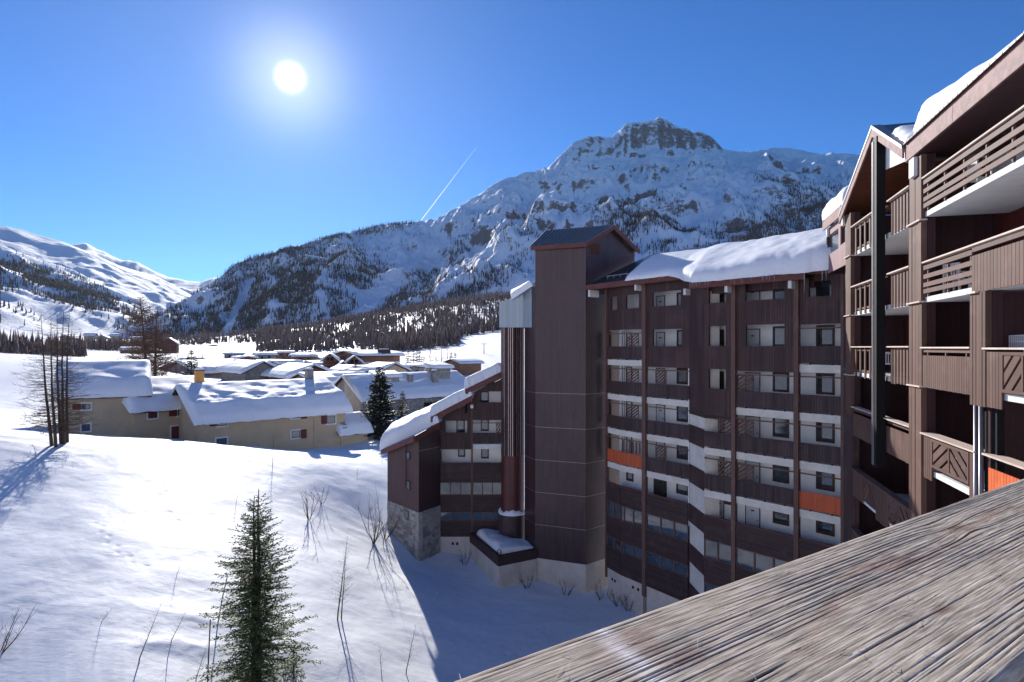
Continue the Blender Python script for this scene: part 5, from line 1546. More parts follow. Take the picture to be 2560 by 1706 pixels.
groove = np.exp(-((fq-0.5)/0.16)**2)*np.clip(depth_, 0, 1)*(0.25+0.75*soft)
h1 = pnoise(Bw*420, A*3.0)*0.5+pnoise(Bw*900+5, A*5.0)*0.45
crack = np.exp(-((fq-0.5)/0.10)**2)*sstep(0.30, 0.5, pnoise(np.floor(ph)*3.3+0.7, A*2.0+np.floor(ph)*2.1))
hgt = -0.00085*groove-0.0011*crack+0.00022*h1+0.0005*fbm(A*5, B*14, 3)
fib = pnoise(Bw*2600, A*22)*0.00022
hgt += fib
edge = np.minimum(B, WID-B); hgt -= 0.006*np.clip(1-edge/0.008, 0, 1)**2
shade = 1-np.clip(0.75*groove+0.9*crack, 0, 1)  # tone of the wood: low where dark dirt sits in grooves and cracks
V = (np.array(o_far)[None,None]+np.array(d)[None,None]*A[...,None]+np.array(nn)[None,None]*B[...,None]); V[...,2] += hgt
paint = sstep(0.18, 0.42, fbm(A*4.5+1.7, B*17+0.4, 4)+0.18*h1)
sc = np.exp(-((A-(0.117-0.25*B)+0.003*fbm(B*60, A*60, 2))/0.0055)**2)*sstep(0.0, 0.01, B)*sstep(0.10, 0.07, B)
paint = np.clip(paint+0.8*np.exp(-((A-0.125)/0.035)**2)*sstep(0.12, 0.05, B)*sstep(-0.3, 0.1, fbm(A*30, B*60, 2)), 0, 1)
M['old_wood'] = None
n = NT('weathered_timber')
at = lambda k: n.node('Attribute', attribute_name=k).outputs['Fac']
p = n.pos()
fr_a = n.node('VectorMath', operation='DOT_PRODUCT'); n.set(fr_a.inputs[0], p); fr_a.inputs[1].default_value = d
fr_b = n.node('VectorMath', operation='DOT_PRODUCT'); n.set(fr_b.inputs[0], p); fr_b.inputs[1].default_value = nn
st = n.comb(n.math('MULTIPLY', fr_a.outputs['Value'], 26.0), n.math('MULTIPLY', fr_b.outputs['Value'], 330.0), 0.0)
f1 = n.noise(st, 1.0, 6, 0.65); f2 = n.noise(n.comb(n.math('MULTIPLY', fr_a.outputs['Value'], 120.0), n.math('MULTIPLY', fr_b.outputs['Value'], 900.0), 1.0), 1.0, 4, 0.6)
f3 = n.noise(p, 9.0, 5, 0.6)
c = n.mix(n.mapr(f3, 0.35, 0.65), srgb(156, 145, 133), srgb(180, 167, 150))
c = n.mix(n.mapr(f1, 0.42, 0.72), c, srgb(216, 202, 186))
c = n.mix(n.math('MULTIPLY', n.mapr(f1, 0.5, 0.28), 0.5), c, srgb(122, 102, 88))
c = n.mix(n.math('MULTIPLY', at('paint'), n.math('MULTIPLY', n.mapr(f2, 0.3, 0.6), 0.55)), c, srgb(132, 86, 74))
c = n.mix(n.math('MULTIPLY', at('scar'), n.mapr(f2, 0.25, 0.55)), c, srgb(232, 224, 220))
c = n.mix(n.math('MULTIPLY', n.mapr(at('shade'), 0.85, 0.15), 0.85), c, srgb(92, 76, 66))
c = n.mix(n.math('MULTIPLY', at('knot'), 0.7), c, srgb(112, 76, 58))
hh = n.math('ADD', f1, n.math('MULTIPLY', f2, 0.5))
n.fin(c, 0.95, 0.03, 0.0, n.bump(hh, 0.5, 0.0007)); M['old_wood'] = n.m
np_mesh('handrail', V.reshape(-1,3), grid_quads(len(b), len(a)), M['old_wood'], parent=railing, attr={'shade': shade.ravel(), 'paint': paint.ravel(), 'scar': sc.ravel(), 'knot': np.clip(knot_, 0, 1).ravel()})
RF = Fr(o_far, d, nn, (0,0,1))
# lower body of the board, cap rail support and upright boards
piece('handrail_body', RF, -0.35, 2.2, 0.002, WID-0.002, -0.045, -0.0085, M['slat'], railing)
piece('support_rail', RF, -0.35, 2.2, 0.055, 0.125, -0.14, -0.05, M['post'], railing)
for i in range(17):
    a_ = -0.35+i*0.15; piece('board', RF, a_+0.004, a_+0.142, 0.03, 0.05, -1.05, -0.13, M['post'], railing)
piece('shade_board', RF, -0.35, 2.2, 0.135, 0.16, -1.05, -0.05, M['frame_dark'], railing)  # dark board added to stand in for the shade under the rail
# splinters and loose fibres
mb = MB(); rr = random.Random(5)
for i in range(170):
    a_ = rr.uniform(0.0, 1.25); b_ = rr.uniform(0.004, WID-0.004); l = rr.uniform(0.003, 0.011); an = rr.gauss(0.0, 0.6)
    p0 = RF.p(a_, b_, 0.0004); p1 = RF.p(a_+l*0.5*math.cos(an), b_+l*0.5*math.sin(an), 0.0004+rr.uniform(0.0006, 0.0018)); p2 = RF.p(a_+l*math.cos(an), b_+l*math.sin(an), 0.0004+rr.uniform(0, 0.001))
    mb.tube([p0, p1, p2], [0.00016, 0.00022, 0.00008], 3)
sp = mb.build('splinters', plain('pale_splinter', srgb(226, 214, 202), 0.8, 0.1), railing); sp['kind'] = 'stuff'
# ---------------------------------------------------------------- houses of the village
M['beige'] = plain('beige_render', srgb(198, 176, 144), 0.92, 0.15, var=0.10, scale=0.5, bump=0.2)
M['beige_rough'] = plain('rough_beige_wall', srgb(190, 176, 154), 0.95, 0.1, var=0.2, scale=1.5, bump=0.5)
M['shutter'] = plain('red_brown_shutter', srgb(104, 50, 48), 0.6, 0.3)
M['eaves'] = plain('dark_eaves_board', srgb(74, 52, 52), 0.65, 0.25)
M['chalet_wood'] = boards('chalet_timber', srgb(140, 102, 78), 0.3, False, 0.16, 0.7, 0.35, weather=0.3)
M['old_stone'] = plain('grey_stone_wall', rgb(0.30, 0.275, 0.25), 0.95, 0.1, var=0.4, scale=1.6, bump=0.8)
M['ochre'] = plain('ochre_chimney', srgb(212, 158, 92), 0.9, 0.15, var=0.1)
M['schist'] = plain('schist_slab', srgb(70, 64, 68), 0.9, 0.2, var=0.3)

def gable_house(name, label, p0, p1, depth, zb, ze, zr, wall, snow_label, snow_t=0.8, ov=0.6, gable_front=False, cat='house', group=None, seed=1.0, nu=40, nv=22, eaves='eaves', plinth=None, snowmat=None, lip=0.25):
    """ridge along the wall p0-p1, or away from it when gable_front; heights above the eye"""
    fr = Plane(p0, p1); L = fr.L
    ctr = fr.p(L/2, 0, -depth/2)
    h = thing(name, label, cat, (ctr.x, ctr.y, ground(ctr.x, ctr.y)), group)
    if gable_front:
        # frame whose a runs away from the camera along the ridge
        g = Fr(fr.p(L, 0, 0), -fr.ec, (0,0,1), fr.ea); A, D = depth, L
    else:
        g = Fr(fr.o, fr.ea, (0,0,1), fr.ec); A, D = L, depth
    zm = ze + 0.0
    mb = MB()
    P = g.p
    mb.face([P(0,zb,0), P(A,zb,0), P(A,ze,0), P(0,ze,0)], [(0,zb),(A,zb),(A,ze),(0,ze)])
    mb.face([P(A,zb,-D), P(0,zb,-D), P(0,ze,-D), P(A,ze,-D)], [(0,zb),(A,zb),(A,ze),(0,ze)])
    for a, fl in ((0, 1), (A, -1)):
        q = [(P(a,zb,-D), (0,zb)), (P(a,zb,0), (D,zb)), (P(a,ze,0), (D,ze)), (P(a,zr,-D/2), (D/2,zr)), (P(a,ze,-D), (0,ze))]
        if fl < 0: q = q[::-1]
        mb.face([x[0] for x in q], [x[1] for x in q])
    wl = asparent(mb.build('wall', wall, h))
    sl = (zr-ze)/(D/2)
    for side in (0, 1):
        c0, c1 = (ov, -D/2) if side == 0 else (-D-ov, -D/2)
        z0 = ze-sl*ov+0.05; z1 = zr+0.05
        q = [P(-ov,z0,c0), P(A+ov,z0,c0), P(A+ov,z1,c1), P(-ov,z1,c1)]
        if side: q = [q[1], q[0], q[3], q[2]]
        mb = MB(); t = Vector((0,0,0.22))
        mb.face(q); mb.face([p-t for p in q[::-1]])
        for i in range(4): mb.face([q[i]-t, q[(i+1) % 4]-t, q[(i+1) % 4], q[i]])
        mb.build('roof', M[eaves], h)
        roof_snow('roof_snow', snow_label if side == 0 else snow_label.replace('snow', 'snow', 1)+', far slope', q[0], q[1], q[3], q[2], snow_t, nu, nv, seed+side*3, lip=lip, tfun=(lambda U, Vv: snow_t*(0.9+0.45*sstep(0.0, 0.28, Vv)-0.85*np.clip((Vv-0.25)/0.75, 0, 1))), edge=min(0.8, snow_t), amp=0.13, side=0.1, wobble=0.2, backedge=False, mat=snowmat, parent=asparent(h) if False else None) if snow_t > 0 else None
    return h, fr

def house_window(h, fr, px0, px1, py0, py1, kind='win', surround=True):
    """kind: win, shut (closed shutter), door; surrounds stand proud of the wall"""
    a0, a1 = fr.u(px0), fr.u(px1); pm = (px0+px1)/2
    z1, z0 = fr.z(pm, py0), fr.z(pm, py1)
    s = 0.16
    mb = MB()
    if surround:
        mb.box(fr, a0-s, a0, z0-s, z1+s, 0, 0.05); mb.box(fr, a1, a1+s, z0-s, z1+s, 0, 0.05); mb.box(fr, a0, a1, z1, z1+s, 0, 0.05); mb.box(fr, a0, a1, z0-s, z0, 0, 0.05)
        w = asparent(mb.build('surround', M['white_paint'], h))
    else: w = h
    mb = MB()
    if kind == 'win':
        t = 0.07
        mb.box(fr, a0, a0+t, z0, z1, 0.0, 0.035); mb.box(fr, a1-t, a1, z0, z1, 0.0, 0.035); mb.box(fr, a0+t, a1-t, z0, z0+t, 0.0, 0.035); mb.box(fr, a0+t, a1-t, z1-t, z1, 0.0, 0.035)
        mb.build('window_frame', M['frame_dark'], w)
        mb = MB(); mb.box(fr, a0+t, a1-t, z0+t, z1-t, 0.0, 0.012); mb.build('pane', M['glass'], w)
    else:
        mb.box(fr, a0, a1, z0, z1, 0.0, 0.03); mb.build('shutter' if kind == 'shut' else 'door', M['shutter'], w)
def shutter(h, fr, px0, px1, py0, py1, mat='shutter'):
    a0, a1 = fr.u(px0), fr.u(px1); pm = (px0+px1)/2
    piece('shutter', fr, a0, a1, fr.z(pm, py1), fr.z(pm, py0), 0.06, 0.10, M[mat], h)

def chimney(h, p, w, z0, z1, mat, label=None):
    fr = Fr((p[0], p[1], E), (0.75, 0.66, 0), (0,0,1), (0.66, -0.75, 0))
    mb = MB(); mb.box(fr, -w/2, w/2, z0, z1, -w/2, w/2); c = asparent(mb.build('chimney', mat, h))
    mb = MB(); mb.box(fr, -w*0.6, w*0.6, z1, z1+0.09, -w*0.6, w*0.6); mb.build('cap_slab', M['schist'], c)
    mb = MB()
    for i in range(6): 
        r = w*0.58*(1-(i/5)**2.2)**0.5 if i < 5 else 0.02
        mb.tube([fr.p(0, z1+0.09+0.05*i, 0), fr.p(0, z1+0.09+0.05*(i+1), 0)], r, 10, cap=True)
    mb.build('snow_cap', M['roof_snow'], c)

h1, f1 = gable_house('long_house', 'long beige house with a thick snow roof and two rows of small windows', (-36.0,70.3), (-22.8,83.2), 12.0, -16, -8.3, -4.95, M['beige'], 'thick snow blanket over the long beige house', 1.15, 0.7, seed=2.2, nu=80, nv=40, lip=0.4)
for a in ((543,567,1048,1065), (541,567,1096,1112), (729,750,1031,1046), (729,750,1077,1095), (818,838,1040,1059)): house_window(h1, f1, *a)
for a in ((524,542,1046,1066), (751,767,1029,1047), (751,766,1074,1096), (803,817,1040,1060)): shutter(h1, f1, *a)
chimney(h1, (-28.6, 86.3), 0.95, -5.2, -3.2, M['old_stone'])
piece('downpipe', f1, f1.u(785)-0.05, f1.u(785)+0.05, -15, -8.6, 0.0, 0.09, M['beige'], h1)
h2, f2_ = gable_house('row_house', 'beige middle house with red door set back beside the long house', (-44.2,71.5), (-38.2,79.5), 11.0, -15, -7.15, -4.2, M['beige'], 'smooth snow over the middle house with ochre chimney', 0.85, 0.7, seed=4.1)
house_window(h2, f2_, 370, 393, 1029, 1046, 'shut'); house_window(h2, f2_, 444, 463, 1023, 1039); shutter(h2, f2_, 422, 442, 1022, 1041)
house_window(h2, f2_, 428, 449, 1066, 1100, 'door')
chimney(h2, (-39.6, 77.5), 0.95, -5.0, -2.95, M['ochre'])
h3, f3_ = gable_house('end_house', 'tall beige end house with steep snowy roof behind the bare larches', (-50.6,68.4), (-43.6,72.9), 12.0, -15, -5.35, -2.1, M['beige'], 'rippled snow on the tall end house', 1.0, 0.6, seed=6.0)
house_window(h3, f3_, 204, 226, 1010, 1024); shutter(h3, f3_, 181, 203, 1010, 1025); house_window(h3, f3_, 204, 225, 1061, 1078)
h4, f4_ = gable_house('lean_to', 'small beige outbuilding with a snowy roof at the end of the long house', (-23.1,82.6), (-20.2,85.6), 5.0, -16, -11.4, -9.5, M['beige'], 'rounded snow on the small outbuilding', 0.7, 0.5, seed=3.0)
# dark slate verge stones showing beside the snow
for i in range(14):
    t = i/13
    for (x0, y0, x1, y1, Z0, Z1, h) in ((336, 1018, 372, 984, 71.2, 74.5, h2), (856, 1074, 853, 1022, 82.4, 84.5, h4)):
        p = W(x0+(x1-x0)*t+random.uniform(-4, 4), y0+(y1-y0)*t, Z0+(Z1-Z0)*t)
        fr = Fr(p, (0.72+random.uniform(-.2,.2), 0.69, 0.0), (0,0,1), (0.69, -0.72, 0))
        piece('slate', fr, -0.35, 0.35, -0.03, 0.05, -0.25, 0.25, M['schist'], h)
# stone house
h5, f5_ = gable_house('stone_house', 'old stone house with big drifted snow roof, dormers and stone chimneys', (-24.2,98.8), (-7.0,114.6), 12.0, -17, -8.4, -4.9, M['old_stone'], 'drifted snow on the roof of the old stone house', 0.75, 0.5, seed=9.4, nu=70, nv=34)
for px in (1062, 1074, 1094, 1106): house_window(h5, f5_, px, px+9, 996, 1004, 'win', False)
piece('balcony_opening', f5_, f5_.u(1060), f5_.u(1092), f5_.z(1076, 1016), f5_.z(1076, 1006), 0.0, 0.05, M['interior'], h5)
piece('plaster_gable', Fr(f5_.o, -f5_.ec, (0,0,1), -f5_.ea), 0.0, 4.0, -15, -8.5, 0.0, 0.06, M['beige_rough'], h5)
gw = MB(); g = Fr(f5_.o, -f5_.ec, (0,0,1), -f5_.ea)
gw.face([g.p(-0.3,-15,0.5), g.p(5,-15,0.5), g.p(5,-4.3,0.5), g.p(-0.3,-8.3,0.5)]); gw.face([g.p(-0.3,-15,0.5), g.p(-0.3,-8.3,0.5), g.p(-0.3,-8.3,0.1), g.p(-0.3,-15,0.1)]); gw.build('gable_wall', M['beige_rough'], h5)
chimney(h5, W(1025, 950, 108)[:2], 0.85, -7.5, -4.9, M['old_stone']); chimney(h5, W(1086, 945, 111)[:2], 1.05, -7.2, -4.3, M['old_stone'])
for (a, b, Z, y0, y1) in ((942, 998, 104.5, 944, 960), (1090, 1126, 112.5, 921, 940)):
    p, q = W(a, y1, Z), W(b, y1, Z+1.8)
    fr = Plane((p.x, p.y), (q.x, q.y)); z1 = p.z-E+(y1-y0)/FPX*Z
    mb = MB(); mb.box(fr, 0, fr.L, p.z-E-1.0, z1, -4.5, 0); dm = asparent(mb.build('dormer', M['old_stone'], h5))
    mb = MB(); mb.box(fr, 0.5, fr.L-0.5, z1-0.95, z1-0.25, 0, 0.02); mb.build('pane', M['glass'], dm)
    roof_snow('roof_snow', 'snow pad on the dormer at pixel column %d' % a if False else ('snow pad on the dormer behind the dark spruce' if a < 1000 else 'snow pad on the dormer beside the stone chimney'),
              fr.p(-0.4, z1, 0.4), fr.p(fr.L+0.4, z1, 0.4), fr.p(-0.4, z1+0.5, -4.5), fr.p(fr.L+0.4, z1+0.5, -4.5), 0.6, 24, 14, a*0.1, edge=0.4)
# gabled houses in the middle distance
h6, f6_ = gable_house('gabled_house', 'grey stone gabled house with snowy roof beyond the long house', (W(612,950,128)[0], 128), (W(700,950,133)[0], 133), 15, -14, -5.0, -3.1, M['old_stone'], 'snow on the grey stone gabled house', 0.6, 0.8, True, seed=5.5)
h7, f7_ = gable_house('timber_chalet', 'small timber gabled chalet roofed with snow behind the grey chimney', (W(722,950,120)[0], 120), (W(838,950,126)[0], 126), 13, -15, -5.6, -3.6, M['chalet_wood'], 'snow on the small timber gabled chalet', 0.6, 0.9, True, seed=7.5)
h8, f8_ = gable_house('low_house', 'low snow covered house front between conifer and stone gable', (W(505,950,140)[0], 138), (W(612,950,150)[0], 150), 12, -15, -5.6, -3.3, M['old_stone'], 'broad snow roof of the low house', 0.7, 0.8, False, seed=8.5)
h9, f9_ = gable_house('low_house', 'low roof just beyond the right end of the long house', (W(790,950,112)[0], 112), (W(880,950,118)[0], 118), 10, -15, -6.6, -5.0, M['old_stone'], 'snow on the low roof beyond the long house', 0.6, 0.6, False, seed=1.5)
# the large chalet
h10, f10_ = gable_house('large_chalet', 'large chalet with long timber band above a white wall', (W(903,900,188)[0], 188), (W(1000,900,196)[0], 196), 22, -14, -2.45, -1.2, M['chalet_wood'], 'flat snow on the large chalet', 0.7, 1.2, False, seed=2.5)
piece('white_wall', f10_, 0.0, f10_.L, -14, f10_.z(950, 905), 0.0, 0.12, M['plaster'], h10)
chimney(h10, W(960, 880, 193)[:2], 3.0, -2.6, -0.7, M['schist'])
for k, (a, b, Z, zr) in enumerate(((808, 842, 186, -2.0), (843, 874, 178, -4.2), (868, 903, 182, -2.6))):
    lab = ('timber gable with balconies at the far end of the large chalet', 'low reddish timber gable between two taller gables', 'tall timber gable next to the white chalet wall')[k]
    hh_, ff = gable_house('chalet_gable', lab, (W(a,900,Z)[0], Z), (W(b,900,Z+1)[0], Z+1), 14, -15, zr-1.7, zr, M['chalet_wood'], 'snow on the ' + lab.split(' at ')[0].split(' between ')[0].split(' next ')[0], 0.5, 0.7, True, seed=k+0.5, nu=20, nv=12, group='timber gables of the chalet')
    for zz in (-0.6, -3.2):
        piece('balcony', ff, 0.3, ff.L-0.3, zr-1.9+zz-0.6, zr-1.9+zz+0.3, 0.0, 0.9, M['shutter'], hh_)
        for u in (0.9, ff.L-1.9): piece('window', ff, u, u+1.0, zr-1.9+zz+0.4, zr-1.9+zz+1.5, 0.0, 0.05, M['interior'], hh_)
h11, f11_ = gable_house('timber_hut', 'small timber hut below the ski slope', (W(1150,915,205)[0], 205), (W(1203,915,212)[0], 212), 8, -12, -5.2, -4.0, M['chalet_wood'], 'snow on the small timber hut', 0.45, 0.8, False, seed=4.5, nu=20, nv=12)
h12, f12_ = gable_house('shed', 'long low grey shed on the snowy plain', (W(500,915,205)[0], 205), (W(548,915,205)[0], 205), 7, -12, -5.6, -4.7, M['grey_metal'], 'snow on the long low grey shed', 0.35, 0.4, False, seed=6.5, nu=20, nv=12)
mid = [(548,596,898,912,165,'old_stone'), (596,640,889,902,215,'chalet_wood'), (700,748,900,916,150,'old_stone'), (842,905,932,950,118,'beige'), (900,960,922,936,150,'old_stone'), (640,690,880,892,270,'old_stone'), (735,790,884,896,240,'chalet_wood'), (1005,1060,912,926,170,'old_stone'), (1060,1110,905,918,200,'chalet_wood'), (560,610,880,889,320,'old_stone'), (470,505,893,905,210,'chalet_wood'), (690,735,876,886,330,'chalet_wood')]
mlab = ['low stone house just beyond the conifer by the ochre chimney', 'small timber house on the plain left of the stone gable', 'stone house between the stone gable and the timber chalet', 'snowed-in roof touching the end of the long house', 'roof just below the white chalet wall', 'little stone house standing out on the plain', 'timber house in front of the chalet gables', 'snowed-in roof behind the stone house ridge', 'timber roof above the stone house dormer', 'lone grey house far out on the plain', 'timber house behind the russet thicket', 'lone brown house far out on the plain']
for k, (a, b, y0, y1, Z, wm) in enumerate(mid):
    ze = -(y0-HY+(y1-y0)*0.6)/FPX*Z; zr = -(y0-HY)/FPX*Z-0.5
    hh_, ff = gable_house('village_house', mlab[k], (W(a,y1,Z)[0], Z), (W(b,y1,Z+4)[0], Z+4), (b-a)/FPX*Z*0.9, zr-11, ze, zr, M[wm], 'snow on the ' + mlab[k], 0.6, 0.8, k % 3 == 1, seed=k*1.7+1, nu=24, nv=14, group='houses in the middle of the valley')
    for u in (0.25, 0.6): piece('window', ff, ff.L*u, ff.L*u+0.9, ze-1.7, ze-0.7, 0.0, 0.05, M['interior'], hh_)
rh = random.Random(19)
for k in range(16):
    Z = rh.uniform(140, 270); a = rh.uniform(480, 1090); b = a+rh.uniform(38, 62)*160/Z; y0 = HY+rh.uniform(3.2, 5.2)/Z*FPX+rh.uniform(-2, 2); zr = -(y0-HY)/FPX*Z-0.5
    gable_house('snowed_in_house', 'snowed-in roof packed among the valley houses', (W(a,900,Z)[0], Z), (W(b,900,Z+rh.uniform(-4, 8))[0], Z+rh.uniform(2, 6)), rh.uniform(7, 11), zr-10, zr-rh.uniform(1.2, 2.0), zr, M[rh.choice(['old_stone', 'chalet_wood', 'beige', 'eaves'])], 'snow on the packed valley roofs', 0.6, 0.8, k % 2 == 0, seed=k*2.3, nu=20, nv=12, group='packed valley roofs')
far = [(402,441,845,874,430), (300,345,868,882,380), (345,392,872,884,400), (210,236,832,846,640), (240,268,838,852,620), (275,300,834,846,660), (180,206,846,858,600), (226,262,850,862,560), (282,318,850,861,560), (325,352,842,853,640), (512,560,862,874,640), (565,612,868,877,560), (150,176,838,849,680), (356,380,851,862,620)]
for k, (a, b, y0, y1, Z) in enumerate(far):
    ze = -(y0-HY+ (y1-y0)*0.45)/FPX*Z; zr = -(y0-HY)/FPX*Z; 
    lab = {0: 'brown timber house with snowy roof beyond the tall larch', 10: 'dark long building at the foot of the couloir', 11: 'low pale building on the far edge of the plain'}.get(k, 'small far house with snowy roof in the distant village')
    gable_house('far_house', lab, (W(a,y1,Z)[0], Z), (W(b,y1,Z+3)[0], Z+3), (b-a)/FPX*Z*0.8, zr-12, ze, zr, M['shutter'] if k in (0,) else random.choice([M['chalet_wood'], M['old_stone'], M['eaves']]), 'snow on the roofs of the distant village', 0.5, 0.9, k % 2 == 0, seed=k*1.1, nu=10, nv=6, group='houses of the distant village')

# ski lift pylon and chair on the slope
py_ = thing('lift_pylon', 'thin grey ski lift pylon on the groomed slope', 'pylon', tuple(W(1210, 888, 330)))
b0 = W(1210, 888, 330)
mb = MB(); mb.tube([b0-Vector((0,0,1)), b0+Vector((0,0,6.2))], [0.28, 0.18], 8); mb.build('mast', M['grey_steel'], py_)
mb = MB(); mb.tube([b0+Vector((-1.6,0,6.0)), b0+Vector((1.6,0,6.0))], 0.14, 6); mb.build('crossarm', M['grey_steel'], py_)

# vapour trail of an aircraft, far beyond the ridge
n = NT('vapour'); tr = n.node('BsdfTransparent'); df = n.node('BsdfTranslucent'); df.inputs['Color'].default_value = (0.95, 0.95, 0.97, 1)
mx = n.node('MixShader'); u = n.xyz(n.uv())
n.set(mx.inputs[0], n.mapr(u[1], 0.0, 9.0, 0.75, 0.10)); n.t.links.new(tr.outputs[0], mx.inputs[1]); n.t.links.new(df.outputs[0], mx.inputs[2])
n.t.links.new(mx.outputs[0], n.n['Material Output'].inputs['Surface'])
mb = MB(); a, b = W(1035, 575, 16000), W(1192, 368, 13500)
mb.tube([a.lerp(b, i/9) for i in range(10)], [13-0.8*i for i in range(10)], 8, cap=False)
tag(mb.build('contrail', n.m, None, True), 'thin white vapour trail rising from the ridge into blue sky', 'contrail')

# ---------------------------------------------------------------- trees
M['bark'] = plain('grey_brown_bark', srgb(88, 76, 68), 0.95, 0.1, var=0.3, scale=6, bump=0.5)
M['twig'] = plain('larch_twig', srgb(100, 82, 68), 0.95, 0.1, var=0.3, scale=5)
M['twig_dark'] = plain('shrub_twig', srgb(96, 80, 72), 0.95, 0.1, var=0.3, scale=5)
M['twig_red'] = plain('russet_twig', srgb(116, 92, 78), 0.95, 0.1, var=0.3, scale=5)
def needle_mat(name, c0, c1, c2):
    n = NT(name); u = n.xyz(n.uv()); 
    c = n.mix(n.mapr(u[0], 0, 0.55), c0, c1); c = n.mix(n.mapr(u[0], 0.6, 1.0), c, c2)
    n.fin(c, 0.6, 0.25); 
    n.b.inputs['Subsurface Weight'].default_value = 0.0
    return n.m
M['needle'] = needle_mat('spruce_needles', rgb(0.034, 0.058, 0.024), rgb(0.10, 0.15, 0.048), rgb(0.22, 0.22, 0.075))
M['needle_dark'] = needle_mat('dark_spruce_needles', rgb(0.012, 0.019, 0.019), rgb(0.030, 0.042, 0.036), rgb(0.055, 0.06, 0.045))

def spruce(label, base, H, R, nwh, leaders=((0,0,1.0),), seed=1, mat='needle', twl=0.34, group=None, droop=0.25, dens=1.0, bw=0.036):
    r = random.Random(seed); base = Vector(base)
    t = thing('spruce_tree', label, 'tree', tuple(base), group)
    lv, lf, lu = [], [], []
    bm = MB()
    def blade(p, d, ln, wd, up, tint):
        s = d.cross(up)
        if s.length < 1e-4: s = Vector((1,0,0))
        s.normalize(); s *= wd
        i = len(lv)
        m = p+d*ln*0.45
        lv.extend([tuple(p), tuple(m+s), tuple(p+d*ln), tuple(m-s)])
        lf.append((i, i+1, i+2, i+3)); lu.extend([(tint, 0)]*4)
    for (ox, oy, hs) in leaders:
        tb_ = base+Vector((ox, oy, 0)); Hh = H*hs
        pts = [tb_+Vector((0,0,-0.5))]+[tb_+Vector((r.uniform(-.03,.03), r.uniform(-.03,.03), Hh*k/10)) for k in range(1, 11)]
        tm = MB(); tm.tube(pts, [0.020*Hh*(1-k/10.4)+0.012 for k in range(11)], 8); tm.build('trunk', M['bark'], t, True)
        for w in range(nwh):
            q = (w+r.uniform(-.3,.3))/nwh
            z = Hh*(0.05+0.93*max(q, 0)**0.92)
            frac = 1-z/Hh
            nb = r.randint(4, 6) if frac > 0.1 else 4
            ph = r.uniform(0, 6.3)
            for b in range(nb):
                an = ph+b*2*math.pi/nb+r.uniform(-.3,.3)
                if r.random() < 0.12: continue
                L = R*(frac**0.82+0.03)*r.uniform(0.5, 1.2)
                if frac > 0.5: L *= 0.92
                out = Vector((math.cos(an), math.sin(an), 0))
                p0 = tb_+Vector((0,0,z)); seg = max(3, int(L/0.28)); pp = [p0]
                el = 0.35-0.75*frac*droop*2
                for k in range(1, seg+1):
                    s = k/seg
                    zz = L*(el*s-droop*0.9*frac*s*s+0.42*droop*s**3)
                    pp.append(p0+out*(L*s)+Vector((0,0,zz))+Vector((r.uniform(-.02,.02), r.uniform(-.02,.02), 0)))
                bm.tube(pp, [max(0.006, 0.022*L*(1-k/(seg+0.6))*0.6) for k in range(seg+1)], 3, cap=False)
                side = out.cross(Vector((0,0,1)))
                nt = max(3, int(L*9*dens))
                for k in range(nt):
                    s = 0.12+0.88*(k+r.random())/nt
                    fi = min(int(s*seg), seg-1); fs = s*seg-fi
                    p = pp[fi].lerp(pp[fi+1], fs); fd = (pp[fi+1]-pp[fi]).normalized()
                    sd = 1 if k % 2 else -1
                    tl = twl*(0.35+0.65*min(1, L/1.2))*(1.05-0.55*s)*r.uniform(0.7, 1.3)
                    dr = (side*sd*r.uniform(0.55, 1.0)+fd*r.uniform(0.5, 0.9)+Vector((0,0,r.uniform(-0.30,0.14)))).normalized()
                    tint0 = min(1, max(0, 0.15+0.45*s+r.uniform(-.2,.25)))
                    for m_ in range(3):
                        pb = p+dr*tl*(0.05+0.32*m_)
                        blade(pb, (dr+Vector((r.uniform(-.35,.35), r.uniform(-.35,.35), r.uniform(-.25,.3)))).normalized(), tl*0.55, bw*r.uniform(0.7,1.4), Vector((r.uniform(-1,1), r.uniform(-1,1), 1.0)), min(1, tint0+0.12*m_))
                    blade(p, (fd+Vector((r.uniform(-.5,.5), r.uniform(-.5,.5), r.uniform(0,.6)))).normalized(), tl*0.6, bw*0.9, Vector((0,0,1)), tint0)
    bm.build('branches', M['bark'], t)
    np_mesh('crown', np.array(lv), np.array(lf), M[mat], uv=np.array(lu), smooth=False, parent=t)
    return t

